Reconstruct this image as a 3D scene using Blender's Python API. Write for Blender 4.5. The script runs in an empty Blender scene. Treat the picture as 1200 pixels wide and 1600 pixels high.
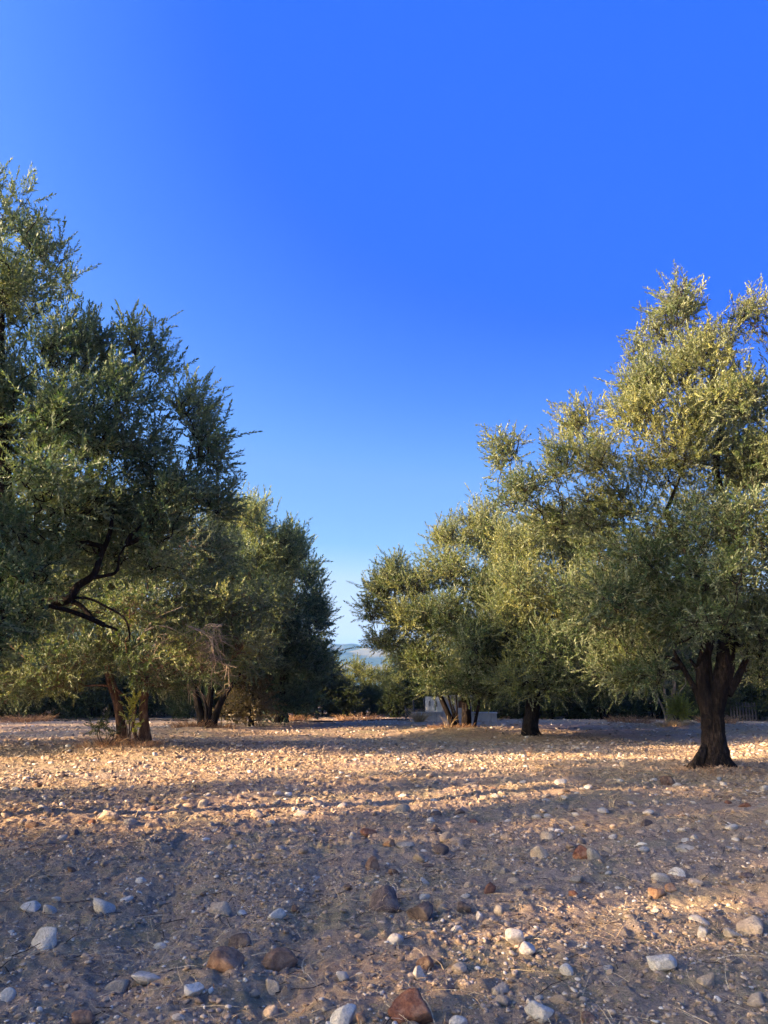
import bpy, math, numpy as np
from math import radians, pi
rng = np.random.default_rng(7)
S = bpy.context.scene
COL = S.collection

# ------------------------------------------------------------------ camera, sky, sun
PITCH = radians(12.68); CAMZ = 1.6; F = 1202.0
cam_d = bpy.data.cameras.new('camera'); cam = bpy.data.objects.new('camera', cam_d); COL.objects.link(cam)
cam.location = (0, 0, CAMZ); cam.rotation_euler = (pi/2 + PITCH, 0, 0)
cam_d.sensor_fit = 'VERTICAL'; cam_d.sensor_height = 36.0; cam_d.sensor_width = 27.0
cam_d.lens = F/1600*36.0; cam_d.clip_start = 0.05; cam_d.clip_end = 8000
S.camera = cam
SUN_EL = radians(16.0); SUN_AZ = radians(18)           # comes from the left, SUN_AZ behind the camera plane
sdir = np.array([-math.cos(SUN_AZ)*math.cos(SUN_EL), -math.sin(SUN_AZ)*math.cos(SUN_EL), math.sin(SUN_EL)])
W = bpy.data.worlds.new('World'); S.world = W; W.use_nodes = True
nt = W.node_tree; nt.nodes.clear()
sky = nt.nodes.new('ShaderNodeTexSky'); sky.sky_type = 'NISHITA'; sky.sun_disc = False
sky.sun_elevation = SUN_EL; sky.sun_rotation = math.atan2(sdir[0], sdir[1]); sky.altitude = 200
sky.air_density = 1.0; sky.dust_density = 4.0; sky.ozone_density = 2.0
# the photograph's deep phone-camera blue: the sky's own hue and saturation pushed, its brightness evened
sp_ = nt.nodes.new('ShaderNodeSeparateColor'); sp_.mode = 'HSV'; cb_ = nt.nodes.new('ShaderNodeCombineColor'); cb_.mode = 'HSV'
nt.links.new(sky.outputs[0], sp_.inputs[0])
def vramp(stops):
    r_ = nt.nodes.new('ShaderNodeValToRGB'); e_ = r_.color_ramp.elements
    while len(e_) < len(stops): e_.new(0.5)
    for q_, (p_, v_) in zip(e_, stops): q_.position = p_; q_.color = (v_, v_, v_, 1)
    nt.links.new(sp_.outputs[1], r_.inputs[0]); return r_.outputs[0]
nt.links.new(vramp([(0.05, .585), (0.42, .596), (0.57, .622), (0.625, .644)]), cb_.inputs[0])
nt.links.new(vramp([(0.0, .03), (0.12, .16), (0.38, .42), (0.47, .72), (0.555, .81), (0.60, .925), (0.628, .98)]), cb_.inputs[1])
pw_ = nt.nodes.new('ShaderNodeMath'); pw_.operation = 'POWER'; nt.links.new(sp_.outputs[2], pw_.inputs[0]); pw_.inputs[1].default_value = 0.15
ma_ = nt.nodes.new('ShaderNodeMath'); ma_.operation = 'MULTIPLY'; nt.links.new(pw_.outputs[0], ma_.inputs[0]); ma_.inputs[1].default_value = 1.0
nt.links.new(ma_.outputs[0], cb_.inputs[2])
# the bright hazy glow round the low sun is left as the sky texture gives it
sb_ = nt.nodes.new('ShaderNodeMath'); sb_.operation = 'SUBTRACT'; nt.links.new(sp_.outputs[2], sb_.inputs[0]); sb_.inputs[1].default_value = 5.0
dv_ = nt.nodes.new('ShaderNodeMath'); dv_.operation = 'DIVIDE'; dv_.use_clamp = True; nt.links.new(sb_.outputs[0], dv_.inputs[0]); nt.links.new(sp_.outputs[2], dv_.inputs[1])
vs_ = nt.nodes.new('ShaderNodeVectorMath'); vs_.operation = 'SCALE'; nt.links.new(sky.outputs[0], vs_.inputs[0]); nt.links.new(dv_.outputs[0], vs_.inputs['Scale'])
va_ = nt.nodes.new('ShaderNodeVectorMath'); va_.operation = 'ADD'; nt.links.new(cb_.outputs[0], va_.inputs[0]); nt.links.new(vs_.outputs[0], va_.inputs[1])
bg = nt.nodes.new('ShaderNodeBackground'); bg.inputs['Strength'].default_value = 0.15
wo = nt.nodes.new('ShaderNodeOutputWorld')
nt.links.new(va_.outputs[0], bg.inputs[0]); nt.links.new(bg.outputs[0], wo.inputs[0])
sl = bpy.data.lights.new('sun', 'SUN'); sl.energy = 3.6; sl.angle = radians(0.55); sl.color = (1.0, 0.72, 0.44)
so = bpy.data.objects.new('sun', sl); COL.objects.link(so); so.location = (-30, -10, 20)
from mathutils import Vector
so.rotation_euler = Vector(sdir).to_track_quat('Z', 'Y').to_euler()
S.view_settings.view_transform = 'Standard'; S.view_settings.look = 'None'
S.view_settings.exposure = 2.62; S.view_settings.gamma = 1.0
S.cycles.max_bounces = 5; S.cycles.diffuse_bounces = 3; S.cycles.glossy_bounces = 2
S.cycles.transmission_bounces = 3; S.cycles.volume_bounces = 0
S.cycles.use_denoising = True

def at(px, py, Y):
    """world point seen at photo pixel (px, py) when it stands Y metres ahead of the camera"""
    u = (px-600)/F; v = (800-py)/F
    d = np.array([u, math.cos(PITCH)-v*math.sin(PITCH), math.sin(PITCH)+v*math.cos(PITCH)])
    return np.array([0, 0, CAMZ]) + d*(Y/d[1])
def ground_at(px, py):
    u = (px-600)/F; v = (800-py)/F
    d = np.array([u, math.cos(PITCH)-v*math.sin(PITCH), math.sin(PITCH)+v*math.cos(PITCH)])
    p = np.array([0, 0, CAMZ]) + d*(-CAMZ/d[2])
    for _ in range(6):
        z = float(gz(p[0], p[1])); p = np.array([0, 0, CAMZ]) + d*((z-CAMZ)/d[2])
    return p
def ppm(Y): return F/(Y*1.02)        # photo pixels per metre at Y

# ------------------------------------------------------------------ noise
def _hash(ix, iy, iz, seed):
    h = (ix.astype(np.int64)*374761393 + iy.astype(np.int64)*668265263 + iz.astype(np.int64)*2147483647 + seed*974634777) & 0xffffffff
    h = ((h ^ (h >> 13))*1274126177) & 0xffffffff
    h = (h ^ (h >> 16)) & 0xffffffff
    h = (h*2246822519) & 0xffffffff
    return ((h ^ (h >> 15)) & 0xffffff)/float(0xffffff)
def noise(x, y, z=None, seed=0):
    x = np.asarray(x, float); y = np.asarray(y, float); z = np.zeros_like(x) if z is None else np.asarray(z, float)
    ix, iy, iz = np.floor(x), np.floor(y), np.floor(z)
    fx, fy, fz = x-ix, y-iy, z-iz
    fx, fy, fz = [t*t*(3-2*t) for t in (fx, fy, fz)]
    r = 0
    for a in (0, 1):
        for b in (0, 1):
            for c in (0, 1):
                w = (fx if a else 1-fx)*(fy if b else 1-fy)*(fz if c else 1-fz)
                r = r + w*_hash(ix+a, iy+b, iz+c, seed)
    return r*2-1
def noise2(x, y, seed=0):
    x = np.asarray(x, float); y = np.asarray(y, float)
    ix, iy = np.floor(x), np.floor(y); fx, fy = x-ix, y-iy
    fx, fy = fx*fx*(3-2*fx), fy*fy*(3-2*fy); o = np.zeros_like(ix)
    return ((1-fx)*(1-fy)*_hash(ix, iy, o, seed)+fx*(1-fy)*_hash(ix+1, iy, o, seed)+(1-fx)*fy*_hash(ix, iy+1, o, seed)+fx*fy*_hash(ix+1, iy+1, o, seed))*2-1

# ------------------------------------------------------------------ ground height
MOUNDS = []     # (x, y, radius, height)
def gz(x, y, fine=True):
    x = np.asarray(x, float); y = np.asarray(y, float)
    r = np.hypot(x, y)
    near = np.clip(1-(r-30)/60, 0, 1)
    z = 0.10*noise2(x/7.3+3.1, y/5.1, 1)*near + 0.05*noise2(x/2.4, y/2.0, 2)*near
    z -= 0.10*noise2(np.full(1, 3.1), np.zeros(1), 1)[0]
    z *= np.clip(r/7, 0.25, 1)
    # shallow wheel ruts running away from the camera
    for k, (xa, sl_, wd) in enumerate(((-0.55, -0.02, 0.15), (-1.35, -0.16, 0.19))):
        c = xa + sl_*(y-4) + 0.06*noise2(y/1.5, y*0+k, 5)
        z -= 0.055*np.exp(-((x-c)/wd)**2)*np.clip((11-y)/4, 0, 1)*(y > 0)
    for mx, my, mr, mh in MOUNDS:
        z = z + mh*np.exp(-((x-mx)**2+(y-my)**2)/(mr*mr))
    z += np.where(r > 90, -(np.clip(r, 90, 700)-90)*0.02, 0)
    if fine:
        f = np.clip(1-(r-25)/40, 0.0, 1)
        z = z + f*(0.030*noise2(x/0.62, y/0.55, 11) + 0.030*np.abs(noise2(x/0.26, y/0.24, 12)) + 0.028*np.abs(noise2(x/0.11, y/0.10, 13)) + 0.015*noise2(x/0.05, y/0.05, 14))
    return z

# ------------------------------------------------------------------ mesh helpers
def link(name, me, mat=None, parent=None):
    o = bpy.data.objects.new(name, me); COL.objects.link(o)
    if mat is not None:
        for m in (mat if isinstance(mat, (list, tuple)) else [mat]): me.materials.append(m)
    if parent is not None: o.parent = parent
    return o
def np_mesh(name, V, Fq, smooth=False, attrs=None, mat_idx=None):
    """V (n,3); Fq (m,k) faces all with k corners"""
    V = np.asarray(V, np.float32); Fq = np.asarray(Fq, np.int32)
    me = bpy.data.meshes.new(name); me.vertices.add(len(V)); me.vertices.foreach_set('co', V.ravel())
    k = Fq.shape[1]; me.loops.add(Fq.size); me.loops.foreach_set('vertex_index', Fq.ravel())
    me.polygons.add(len(Fq)); me.polygons.foreach_set('loop_start', np.arange(0, Fq.size, k, dtype=np.int32))
    if smooth: me.polygons.foreach_set('use_smooth', np.ones(len(Fq), bool))
    if mat_idx is not None: me.polygons.foreach_set('material_index', np.asarray(mat_idx, np.int32))
    for an, av in (attrs or {}).items():
        a = me.attributes.new(an, 'FLOAT', 'FACE'); a.data.foreach_set('value', np.asarray(av, np.float32))
    me.update(calc_edges=True)
    return me
class MB:
    def __init__(s): s.V = []; s.F = []; s.n = 0; s.A = []
    def add(s, V, Fq, a=0.0):
        V = np.asarray(V, float); Fq = np.asarray(Fq, int)
        if Fq.shape[1] == 3: Fq = np.concatenate([Fq, Fq[:, 2:3]], 1)
        s.V.append(V); s.F.append(Fq+s.n); s.n += len(V)
        s.A.append(np.broadcast_to(np.asarray(a, float), (len(Fq),)))
    def build(s, name, mat, parent=None, smooth=False, off=None, mat_idx=None):
        V = np.concatenate(s.V); Fq = np.concatenate(s.F); A = np.concatenate(s.A)
        if off is not None: V = V-np.asarray(off)
        tri = Fq[:, 2] == Fq[:, 3]
        if tri.all(): Fq = Fq[:, :3]
        elif tri.any():
            me = bpy.data.meshes.new(name); me.from_pydata(V.tolist(), [], [f[:3].tolist() if t else f.tolist() for f, t in zip(Fq, tri)])
            a = me.attributes.new('tint', 'FLOAT', 'FACE'); a.data.foreach_set('value', A.astype(np.float32))
            if smooth: me.polygons.foreach_set('use_smooth', np.ones(len(Fq), bool))
            return link(name, me, mat, parent)
        return link(name, np_mesh(name, V, Fq, smooth, {'tint': A}, mat_idx), mat, parent)
def tag(o, label=None, cat=None, group=None, kind=None):
    if label: o['label'] = label
    if cat: o['category'] = cat
    if group: o['group'] = group
    if kind: o['kind'] = kind
    return o
def empty(name, loc, **kw):
    o = bpy.data.objects.new(name, None); COL.objects.link(o); o.location = [float(c) for c in loc]; o.empty_display_size = 0.2
    return tag(o, **kw)
def box(cx, cy, cz, sx, sy, sz, bev=0.0):
    """box with chamfered edges along z; returns V, F (quads)"""
    a, b = sx/2, sy/2; e = min(bev, a*.4, b*.4)
    if e <= 0: ring = [(-a, -b), (a, -b), (a, b), (-a, b)]
    else: ring = [(-a+e, -b), (a-e, -b), (a, -b+e), (a, b-e), (a-e, b), (-a+e, b), (-a, b-e), (-a, -b+e)]
    n = len(ring); V = [(cx+x, cy+y, cz-sz/2) for x, y in ring]+[(cx+x, cy+y, cz+sz/2) for x, y in ring]
    V += [(cx, cy, cz-sz/2), (cx, cy, cz+sz/2)]
    Fq = [(i, (i+1) % n, n+(i+1) % n, n+i) for i in range(n)]
    Fq += [(2*n, (i+1) % n, i, i) for i in range(n)]+[(2*n+1, n+i, n+(i+1) % n, n+(i+1) % n) for i in range(n)]
    return V, Fq
def resample(P, n):
    """smooth polyline through control points"""
    P = np.asarray(P, float); m = len(P)
    if m == 2: return P[0]+(P[1]-P[0])*np.linspace(0, 1, n)[:, None]
    Q = np.vstack([2*P[0]-P[1], P, 2*P[-1]-P[-2]]); t = np.linspace(0, m-1-1e-6, n); i = t.astype(int); f = (t-i)[:, None]
    p0, p1, p2, p3 = Q[i], Q[i+1], Q[i+2], Q[i+3]
    return 0.5*((2*p1)+(-p0+p2)*f+(2*p0-5*p1+4*p2-p3)*f*f+(-p0+3*p1-3*p2+p3)*f**3)
def tube(P, R, sides=10, gnarl=0.0, flare=0.0, seed=0, cap=True):
    """tapered tube through P (n,3); gnarl = bark ridges, flare = root lobes at its foot"""
    P = np.asarray(P, float); R = np.asarray(R, float); n = len(P)
    T = np.gradient(P, axis=0); T /= np.linalg.norm(T, axis=1)[:, None]+1e-9
    ref = np.array([0.3, 1, 0.1]); U = np.cross(T, ref); U /= np.linalg.norm(U, axis=1)[:, None]+1e-9; Vv = np.cross(T, U)
    th = np.arange(sides)*2*pi/sides
    rr = np.repeat(R[:, None], sides, 1)
    if gnarl:
        s = np.concatenate([[0], np.cumsum(np.linalg.norm(np.diff(P, axis=0), axis=1))])
        tw = th[None, :]+0.35*s[:, None]
        cx, cy = np.cos(tw), np.sin(tw)
        g = 0.8*noise(cx*1.3+seed*7, cy*1.3, s[:, None]*1.1*np.ones_like(cx), seed) \
            + 0.55*np.abs(noise(cx*3.4, cy*3.4+seed*3, s[:, None]*2.2*np.ones_like(cx), seed+1)) \
            + 0.4*np.abs(noise(cx*8, cy*8, s[:, None]*5*np.ones_like(cx), seed+2)) + 0.22*noise(cx*17, cy*17, s[:, None]*14*np.ones_like(cx), seed+3)
        rr = rr*(0.86+gnarl*(g-0.25))
        if flare:
            lob = 0.5+0.5*np.cos(tw*5+seed+1.3*np.sin(tw*2+seed)); rr = rr*(1+flare*np.exp(-s[:, None]/0.22)*(0.35+lob))
    V = P[:, None, :]+rr[..., None]*(np.cos(th)[None, :, None]*U[:, None, :]+np.sin(th)[None, :, None]*Vv[:, None, :])
    V = V.reshape(-1, 3); i = np.arange(n-1)[:, None]*sides; j = np.arange(sides)[None, :]; k = (j+1) % sides
    Fq = np.stack([i+j, i+k, i+sides+k, i+sides+j], -1).reshape(-1, 4)
    if cap:
        V = np.vstack([V, P[-1]+T[-1]*R[-1]*0.4]); c = len(V)-1; b = (n-1)*sides; jj = np.arange(sides)
        Fq = np.vstack([Fq, np.stack([b+jj, b+(jj+1) % sides, np.full(sides, c), np.full(sides, c)], -1)])
    return V, Fq
def twigs(P0, P1, P2, r0, r2, sides=3):
    """many thin curved twigs at once"""
    P0, P1, P2 = [np.asarray(p, float) for p in (P0, P1, P2)]; n = len(P0)
    D = P2-P0; D /= np.linalg.norm(D, axis=1)[:, None]+1e-9
    U = np.cross(D, np.array([0.2, 0.9, 0.37])); U /= np.linalg.norm(U, axis=1)[:, None]+1e-9; Q = np.cross(D, U)
    r0 = np.broadcast_to(r0, (n,)); r2 = np.broadcast_to(r2, (n,)); rs = (r0, (r0+r2)/2, r2); rings = []
    for P, r in zip((P0, P1, P2), rs):
        for k in range(sides):
            a = 2*pi*k/sides; rings.append(P+r[:, None]*(U*math.cos(a)+Q*math.sin(a)))
    V = np.stack(rings, 1).reshape(-1, 3); base = np.arange(n)[:, None]*3*sides; Fq = []
    for h in (0, 1):
        for k in range(sides):
            k2 = (k+1) % sides; Fq.append(np.concatenate([base+h*sides+k, base+h*sides+k2, base+(h+1)*sides+k2, base+(h+1)*sides+k], 1))
    return V, np.stack(Fq, 1).reshape(-1, 4)

# ------------------------------------------------------------------ materials
def mat(name):
    m = bpy.data.materials.new(name); m.use_nodes = True; n = m.node_tree; n.nodes.clear(); return m, n
def N(n, t, **kw):
    x = n.nodes.new('ShaderNode'+t)
    for k, v in kw.items():
        if k in x.inputs: x.inputs[k].default_value = v
        else: setattr(x, k, v)
    return x
def ramp(n, fac, stops):
    r = n.nodes.new('ShaderNodeValToRGB'); e = r.color_ramp.elements
    while len(e) < len(stops): e.new(0.5)
    for q, (p, c) in zip(e, stops): q.position = p; q.color = (*c, 1)
    n.links.new(fac, r.inputs[0]); return r.outputs[0]
def mix(n, f, a, b, mode='MIX'):
    m = n.nodes.new('ShaderNodeMix'); m.data_type = 'RGBA'; m.blend_type = mode
    for s, v in ((0, f), (6, a), (7, b)):
        if hasattr(v, 'links') or isinstance(v, bpy.types.NodeSocket): n.links.new(v, m.inputs[s])
        else: m.inputs[s].default_value = v if s == 0 else (*v, 1)
    return m.outputs[2]
def tex(n, kind, vec, scale, **kw):
    t = n.nodes.new('ShaderNodeTex'+kind); t.inputs['Scale'].default_value = scale
    for k, v in kw.items():
        if k in t.inputs: t.inputs[k].default_value = v
        else: setattr(t, k, v)
    if vec is not None: n.links.new(vec, t.inputs['Vector'])
    return t
def finish(n, col, rough=0.9, bump=None, bstr=0.5, bdist=0.01, spec=0.2):
    p = N(n, 'BsdfPrincipled'); p.inputs['Roughness'].default_value = rough; p.inputs['Specular IOR Level'].default_value = spec
    if isinstance(col, bpy.types.NodeSocket): n.links.new(col, p.inputs['Base Color'])
    else: p.inputs['Base Color'].default_value = (*col, 1)
    if bump is not None:
        b = N(n, 'Bump'); b.inputs['Strength'].default_value = bstr; b.inputs['Distance'].default_value = bdist
        n.links.new(bump, b.inputs['Height']); n.links.new(b.outputs[0], p.inputs['Normal'])
    o = N(n, 'OutputMaterial'); n.links.new(p.outputs[0], o.inputs[0]); return p

def leaf_mat(name, dark, mid, warm, under, transl=0.3, rough=0.5):
    m, n = mat(name)
    a = N(n, 'Attribute', attribute_name='tint')
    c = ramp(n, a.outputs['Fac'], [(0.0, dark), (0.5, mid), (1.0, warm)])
    g = N(n, 'NewGeometry')
    c = mix(n, g.outputs['Backfacing'], c, under)
    p = N(n, 'BsdfPrincipled'); p.inputs['Roughness'].default_value = rough; p.inputs['Specular IOR Level'].default_value = 0.35
    n.links.new(c, p.inputs['Base Color'])
    t = N(n, 'BsdfTranslucent'); c2 = mix(n, 1.0, c, (1.25, 1.3, 0.55), 'MULTIPLY'); n.links.new(c2, t.inputs[0])
    x = N(n, 'MixShader'); x.inputs[0].default_value = transl
    n.links.new(p.outputs[0], x.inputs[1]); n.links.new(t.outputs[0], x.inputs[2])
    o = N(n, 'OutputMaterial'); n.links.new(x.outputs[0], o.inputs[0]); return m
M = {}
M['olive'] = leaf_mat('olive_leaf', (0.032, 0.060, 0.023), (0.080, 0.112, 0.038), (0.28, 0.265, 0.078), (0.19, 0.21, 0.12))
M['olive_dark'] = leaf_mat('olive_leaf_dark', (0.034, 0.070, 0.036), (0.080, 0.130, 0.056), (0.28, 0.27, 0.075), (0.17, 0.215, 0.13))
M['shrub'] = leaf_mat('shrub_leaf', (0.016, 0.03, 0.010), (0.035, 0.055, 0.015), (0.10, 0.10, 0.025), (0.06, 0.075, 0.035))
M['yellow'] = leaf_mat('yellow_green_leaf', (0.14, 0.17, 0.035), (0.32, 0.33, 0.05), (0.50, 0.43, 0.08), (0.34, 0.34, 0.12))  # leaf colour raised in place of sun that misses the bush
M['yellowing'] = leaf_mat('yellowing_leaf', (0.055, 0.075, 0.022), (0.12, 0.14, 0.035), (0.24, 0.21, 0.05), (0.14, 0.16, 0.07))
M['brownleaf'] = leaf_mat('brown_tinted_leaf', (0.10, 0.09, 0.035), (0.20, 0.13, 0.05), (0.30, 0.18, 0.07), (0.22, 0.17, 0.10))

def bark_mat(name, c1, c2, c3, sc=1.0):
    m, n = mat(name); tc = N(n, 'TexCoord'); mp = N(n, 'Mapping'); mp.inputs['Scale'].default_value = (1, 1, 0.28)
    n.links.new(tc.outputs['Object'], mp.inputs[0])
    a = tex(n, 'Noise', mp.outputs[0], 22*sc, Detail=8.0, Roughness=0.65); b = tex(n, 'Voronoi', mp.outputs[0], 30*sc, feature='DISTANCE_TO_EDGE')
    w = tex(n, 'Noise', tc.outputs['Object'], 2.5, Detail=3.0)
    c = ramp(n, a.outputs['Fac'], [(0.32, c1), (0.52, c2), (0.72, c3)])
    c = mix(n, ramp(n, w.outputs['Fac'], [(0.45, (0, 0, 0)), (0.62, (1, 1, 1))]), c, mix(n, 0.6, c, c1))
    mm = N(n, 'Math', operation='MULTIPLY'); n.links.new(a.outputs['Fac'], mm.inputs[0])
    r = ramp(n, b.outputs['Distance'], [(0.0, (0.2, 0.2, 0.2)), (0.25, (1, 1, 1))]); n.links.new(r, mm.inputs[1])
    finish(n, c, 0.95, mm.outputs[0], 1.0, 0.02, 0.1); return m
M['bark'] = bark_mat('olive_bark', (0.008, 0.006, 0.005), (0.026, 0.018, 0.014), (0.075, 0.054, 0.040))
M['bark_dark'] = bark_mat('dark_olive_bark', (0.007, 0.005, 0.004), (0.016, 0.012, 0.010), (0.036, 0.027, 0.022))
M['bark_pale'] = bark_mat('pale_bark', (0.24, 0.18, 0.14), (0.48, 0.39, 0.30), (0.66, 0.56, 0.45))
M['bark_sunlit'] = bark_mat('sunlit_brown_bark', (0.05, 0.028, 0.018), (0.14, 0.078, 0.048), (0.28, 0.18, 0.12))  # brown bark with sunlight on the stems painted into a brighter colour
M['twig'] = bark_mat('twig', (0.05, 0.035, 0.028), (0.10, 0.07, 0.055), (0.16, 0.12, 0.09))
M['dead'] = bark_mat('dead_twig', (0.22, 0.16, 0.13), (0.34, 0.26, 0.21), (0.45, 0.36, 0.29))

def soil_material():
    m, n = mat('stony_soil'); tc = N(n, 'TexCoord'); v = tc.outputs['Object']
    big = tex(n, 'Noise', v, 0.35, Detail=5.0, Roughness=0.6); mid = tex(n, 'Noise', v, 3.2, Detail=8.0, Roughness=0.7); fin = tex(n, 'Noise', v, 38, Detail=8.0, Roughness=0.75)
    vo = tex(n, 'Voronoi', v, 26); vo2 = tex(n, 'Voronoi', v, 75)
    c = ramp(n, mid.outputs['Fac'], [(0.34, (0.15, 0.105, 0.075)), (0.5, (0.37, 0.27, 0.19)), (0.66, (0.58, 0.44, 0.32))])
    c2 = ramp(n, fin.outputs['Fac'], [(0.34, (0.09, 0.062, 0.045)), (0.52, (0.40, 0.285, 0.20)), (0.75, (0.70, 0.53, 0.37))])
    c = mix(n, 0.6, c, c2)
    # greenish thin ground cover patches
    gr = tex(n, 'Noise', v, 1.1, Detail=6.0, Roughness=0.7)
    c = mix(n, ramp(n, gr.outputs['Fac'], [(0.46, (0, 0, 0)), (0.62, (0.6, 0.6, 0.6))]), c, (0.26, 0.235, 0.125))
    c = mix(n, ramp(n, big.outputs['Fac'], [(0.45, (0, 0, 0)), (0.62, (0.5, 0.5, 0.5))]), c, (0.42, 0.28, 0.17))
    # small light grit
    sp = ramp(n, vo.outputs['Distance'], [(0.12, (1, 1, 1)), (0.26, (0, 0, 0))])
    pick = ramp(n, vo.outputs['Color'], [(0.62, (0, 0, 0)), (0.66, (1, 1, 1))])
    s1 = mix(n, 1.0, sp, pick, 'MULTIPLY')
    sp2 = ramp(n, vo2.outputs['Distance'], [(0.15, (1, 1, 1)), (0.30, (0, 0, 0))]); pick2 = ramp(n, vo2.outputs['Color'], [(0.55, (0, 0, 0)), (0.6, (1, 1, 1))])
    s2 = mix(n, 1.0, sp2, pick2, 'MULTIPLY')
    c = mix(n, s1, c, (0.58, 0.46, 0.33)); c = mix(n, s2, c, (0.54, 0.42, 0.29))
    h = N(n, 'Math', operation='ADD'); n.links.new(fin.outputs['Fac'], h.inputs[0])
    h2 = N(n, 'Math', operation='MULTIPLY'); n.links.new(s1, h2.inputs[0]); h2.inputs[1].default_value = 0.8; n.links.new(h2.outputs[0], h.inputs[1])
    h3 = N(n, 'Math', operation='ADD'); n.links.new(h.outputs[0], h3.inputs[0]); n.links.new(mid.outputs['Fac'], h3.inputs[1])
    finish(n, c, 0.95, h3.outputs[0], 1.0, 0.035, 0.1); return m
M['soil'] = soil_material()
def rock_mat(name, c1, c2, c3, rnd=0.25):
    m, n = mat(name); tc = N(n, 'TexCoord'); oi = N(n, 'ObjectInfo'); at_ = N(n, 'Attribute', attribute_name='tint')
    a = tex(n, 'Noise', tc.outputs['Object'], 9, Detail=8.0, Roughness=0.7); b = tex(n, 'Noise', tc.outputs['Object'], 60, Detail=5.0, Roughness=0.7)
    c = ramp(n, a.outputs['Fac'], [(0.35, c1), (0.5, c2), (0.66, c3)])
    d = ramp(n, b.outputs['Fac'], [(0.35, (0.7, 0.7, 0.7)), (0.65, (1.15, 1.12, 1.08))])
    c = mix(n, 1.0, c, d, 'MULTIPLY')
    r = ramp(n, oi.outputs['Random'], [(0.0, (1-rnd, 1-rnd, 1-rnd)), (1.0, (1+rnd, 1+rnd*.9, 1+rnd*.8))])
    c = mix(n, 1.0, c, r, 'MULTIPLY')
    du = tex(n, 'Noise', tc.outputs['Object'], 14, Detail=6.0, Roughness=0.75)     # dried soil still sticking to the stone
    c = mix(n, ramp(n, du.outputs['Fac'], [(0.47, (0, 0, 0)), (0.66, (0.42, 0.42, 0.42))]), c, (0.30, 0.215, 0.15))
    ad = N(n, 'Math', operation='ADD'); n.links.new(a.outputs['Fac'], ad.inputs[0]); n.links.new(b.outputs['Fac'], ad.inputs[1])
    finish(n, c, 0.85, ad.outputs[0], 0.8, 0.012, 0.25); return m
M['white'] = rock_mat('pale_limestone', (0.42, 0.36, 0.29), (0.60, 0.53, 0.44), (0.72, 0.65, 0.55), 0.12)
M['tan'] = rock_mat('tan_stone', (0.34, 0.24, 0.16), (0.48, 0.36, 0.24), (0.60, 0.46, 0.33), 0.15)
M['grey'] = rock_mat('grey_stone', (0.24, 0.20, 0.155), (0.36, 0.31, 0.245), (0.48, 0.42, 0.34), 0.2)
M['brown'] = rock_mat('brown_stone', (0.12, 0.068, 0.045), (0.22, 0.125, 0.08), (0.31, 0.19, 0.12), 0.15)
M['rust'] = rock_mat('rust_red_stone', (0.13, 0.05, 0.03), (0.25, 0.10, 0.055), (0.36, 0.17, 0.09), 0.1)
M['dark'] = rock_mat('dark_stone', (0.07, 0.05, 0.043), (0.13, 0.092, 0.078), (0.19, 0.14, 0.11), 0.15)
M['orange'] = rock_mat('orange_stone', (0.30, 0.15, 0.07), (0.42, 0.22, 0.11), (0.50, 0.30, 0.16), 0.1)
def tint_mat(name, stops, rough=0.9, bump=True, transl=0):
    m, n = mat(name); a = N(n, 'Attribute', attribute_name='tint'); c = ramp(n, a.outputs['Fac'], stops)
    tc = N(n, 'TexCoord'); b = tex(n, 'Noise', tc.outputs['Object'], 45, Detail=6.0, Roughness=0.7)
    c = mix(n, 1.0, c, ramp(n, b.outputs['Fac'], [(0.3, (0.7, 0.7, 0.7)), (0.7, (1.2, 1.18, 1.15))]), 'MULTIPLY')
    finish(n, c, rough, b.outputs['Fac'] if bump else None, 0.7, 0.008, 0.2); return m
M['gravel'] = tint_mat('gravel', [(0.0, (0.15, 0.105, 0.075)), (0.3, (0.28, 0.20, 0.14)), (0.5, (0.38, 0.28, 0.20)), (0.75, (0.46, 0.36, 0.265)), (0.90, (0.60, 0.52, 0.42)), (0.95, (0.68, 0.61, 0.52)), (1.0, (0.34, 0.17, 0.095))])
M['clods'] = tint_mat('soil_clods', [(0.0, (0.20, 0.138, 0.095)), (0.5, (0.38, 0.275, 0.19)), (1.0, (0.52, 0.39, 0.275))])
M['straw'] = tint_mat('dry_straw', [(0.0, (0.38, 0.23, 0.11)), (0.5, (0.60, 0.42, 0.22)), (1.0, (0.74, 0.58, 0.35))], bump=False)
M['redgrass'] = tint_mat('reddish_dry_grass', [(0.0, (0.17, 0.085, 0.045)), (0.5, (0.33, 0.185, 0.10)), (1.0, (0.52, 0.35, 0.20))], bump=False)
def plaster(name, c1, c2, stain=(0.16, 0.11, 0.08)):
    m, n = mat(name); tc = N(n, 'TexCoord'); a = tex(n, 'Noise', tc.outputs['Object'], 3.5, Detail=8.0, Roughness=0.7)
    c = ramp(n, a.outputs['Fac'], [(0.35, c1), (0.65, c2)])
    mp = N(n, 'Mapping'); mp.inputs['Scale'].default_value = (5, 5, 0.7); n.links.new(tc.outputs['Object'], mp.inputs[0])
    b = tex(n, 'Noise', mp.outputs[0], 2.2, Detail=6.0, Roughness=0.7)
    c = mix(n, ramp(n, b.outputs['Fac'], [(0.56, (0, 0, 0)), (0.70, (0.75, 0.75, 0.75))]), c, stain)
    finish(n, c, 0.9, a.outputs['Fac'], 0.5, 0.01, 0.2); return m
M['concrete'] = plaster('weathered_concrete', (0.42, 0.39, 0.37), (0.58, 0.54, 0.51), (0.17, 0.15, 0.14))
M['whitewash'] = plaster('flaking_whitewash', (0.55, 0.50, 0.46), (0.75, 0.71, 0.66), (0.30, 0.19, 0.14))
M['rustmetal'] = tint_mat('rusty_metal', [(0, (0.12, 0.05, 0.03)), (1, (0.2, 0.09, 0.05))])
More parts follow.
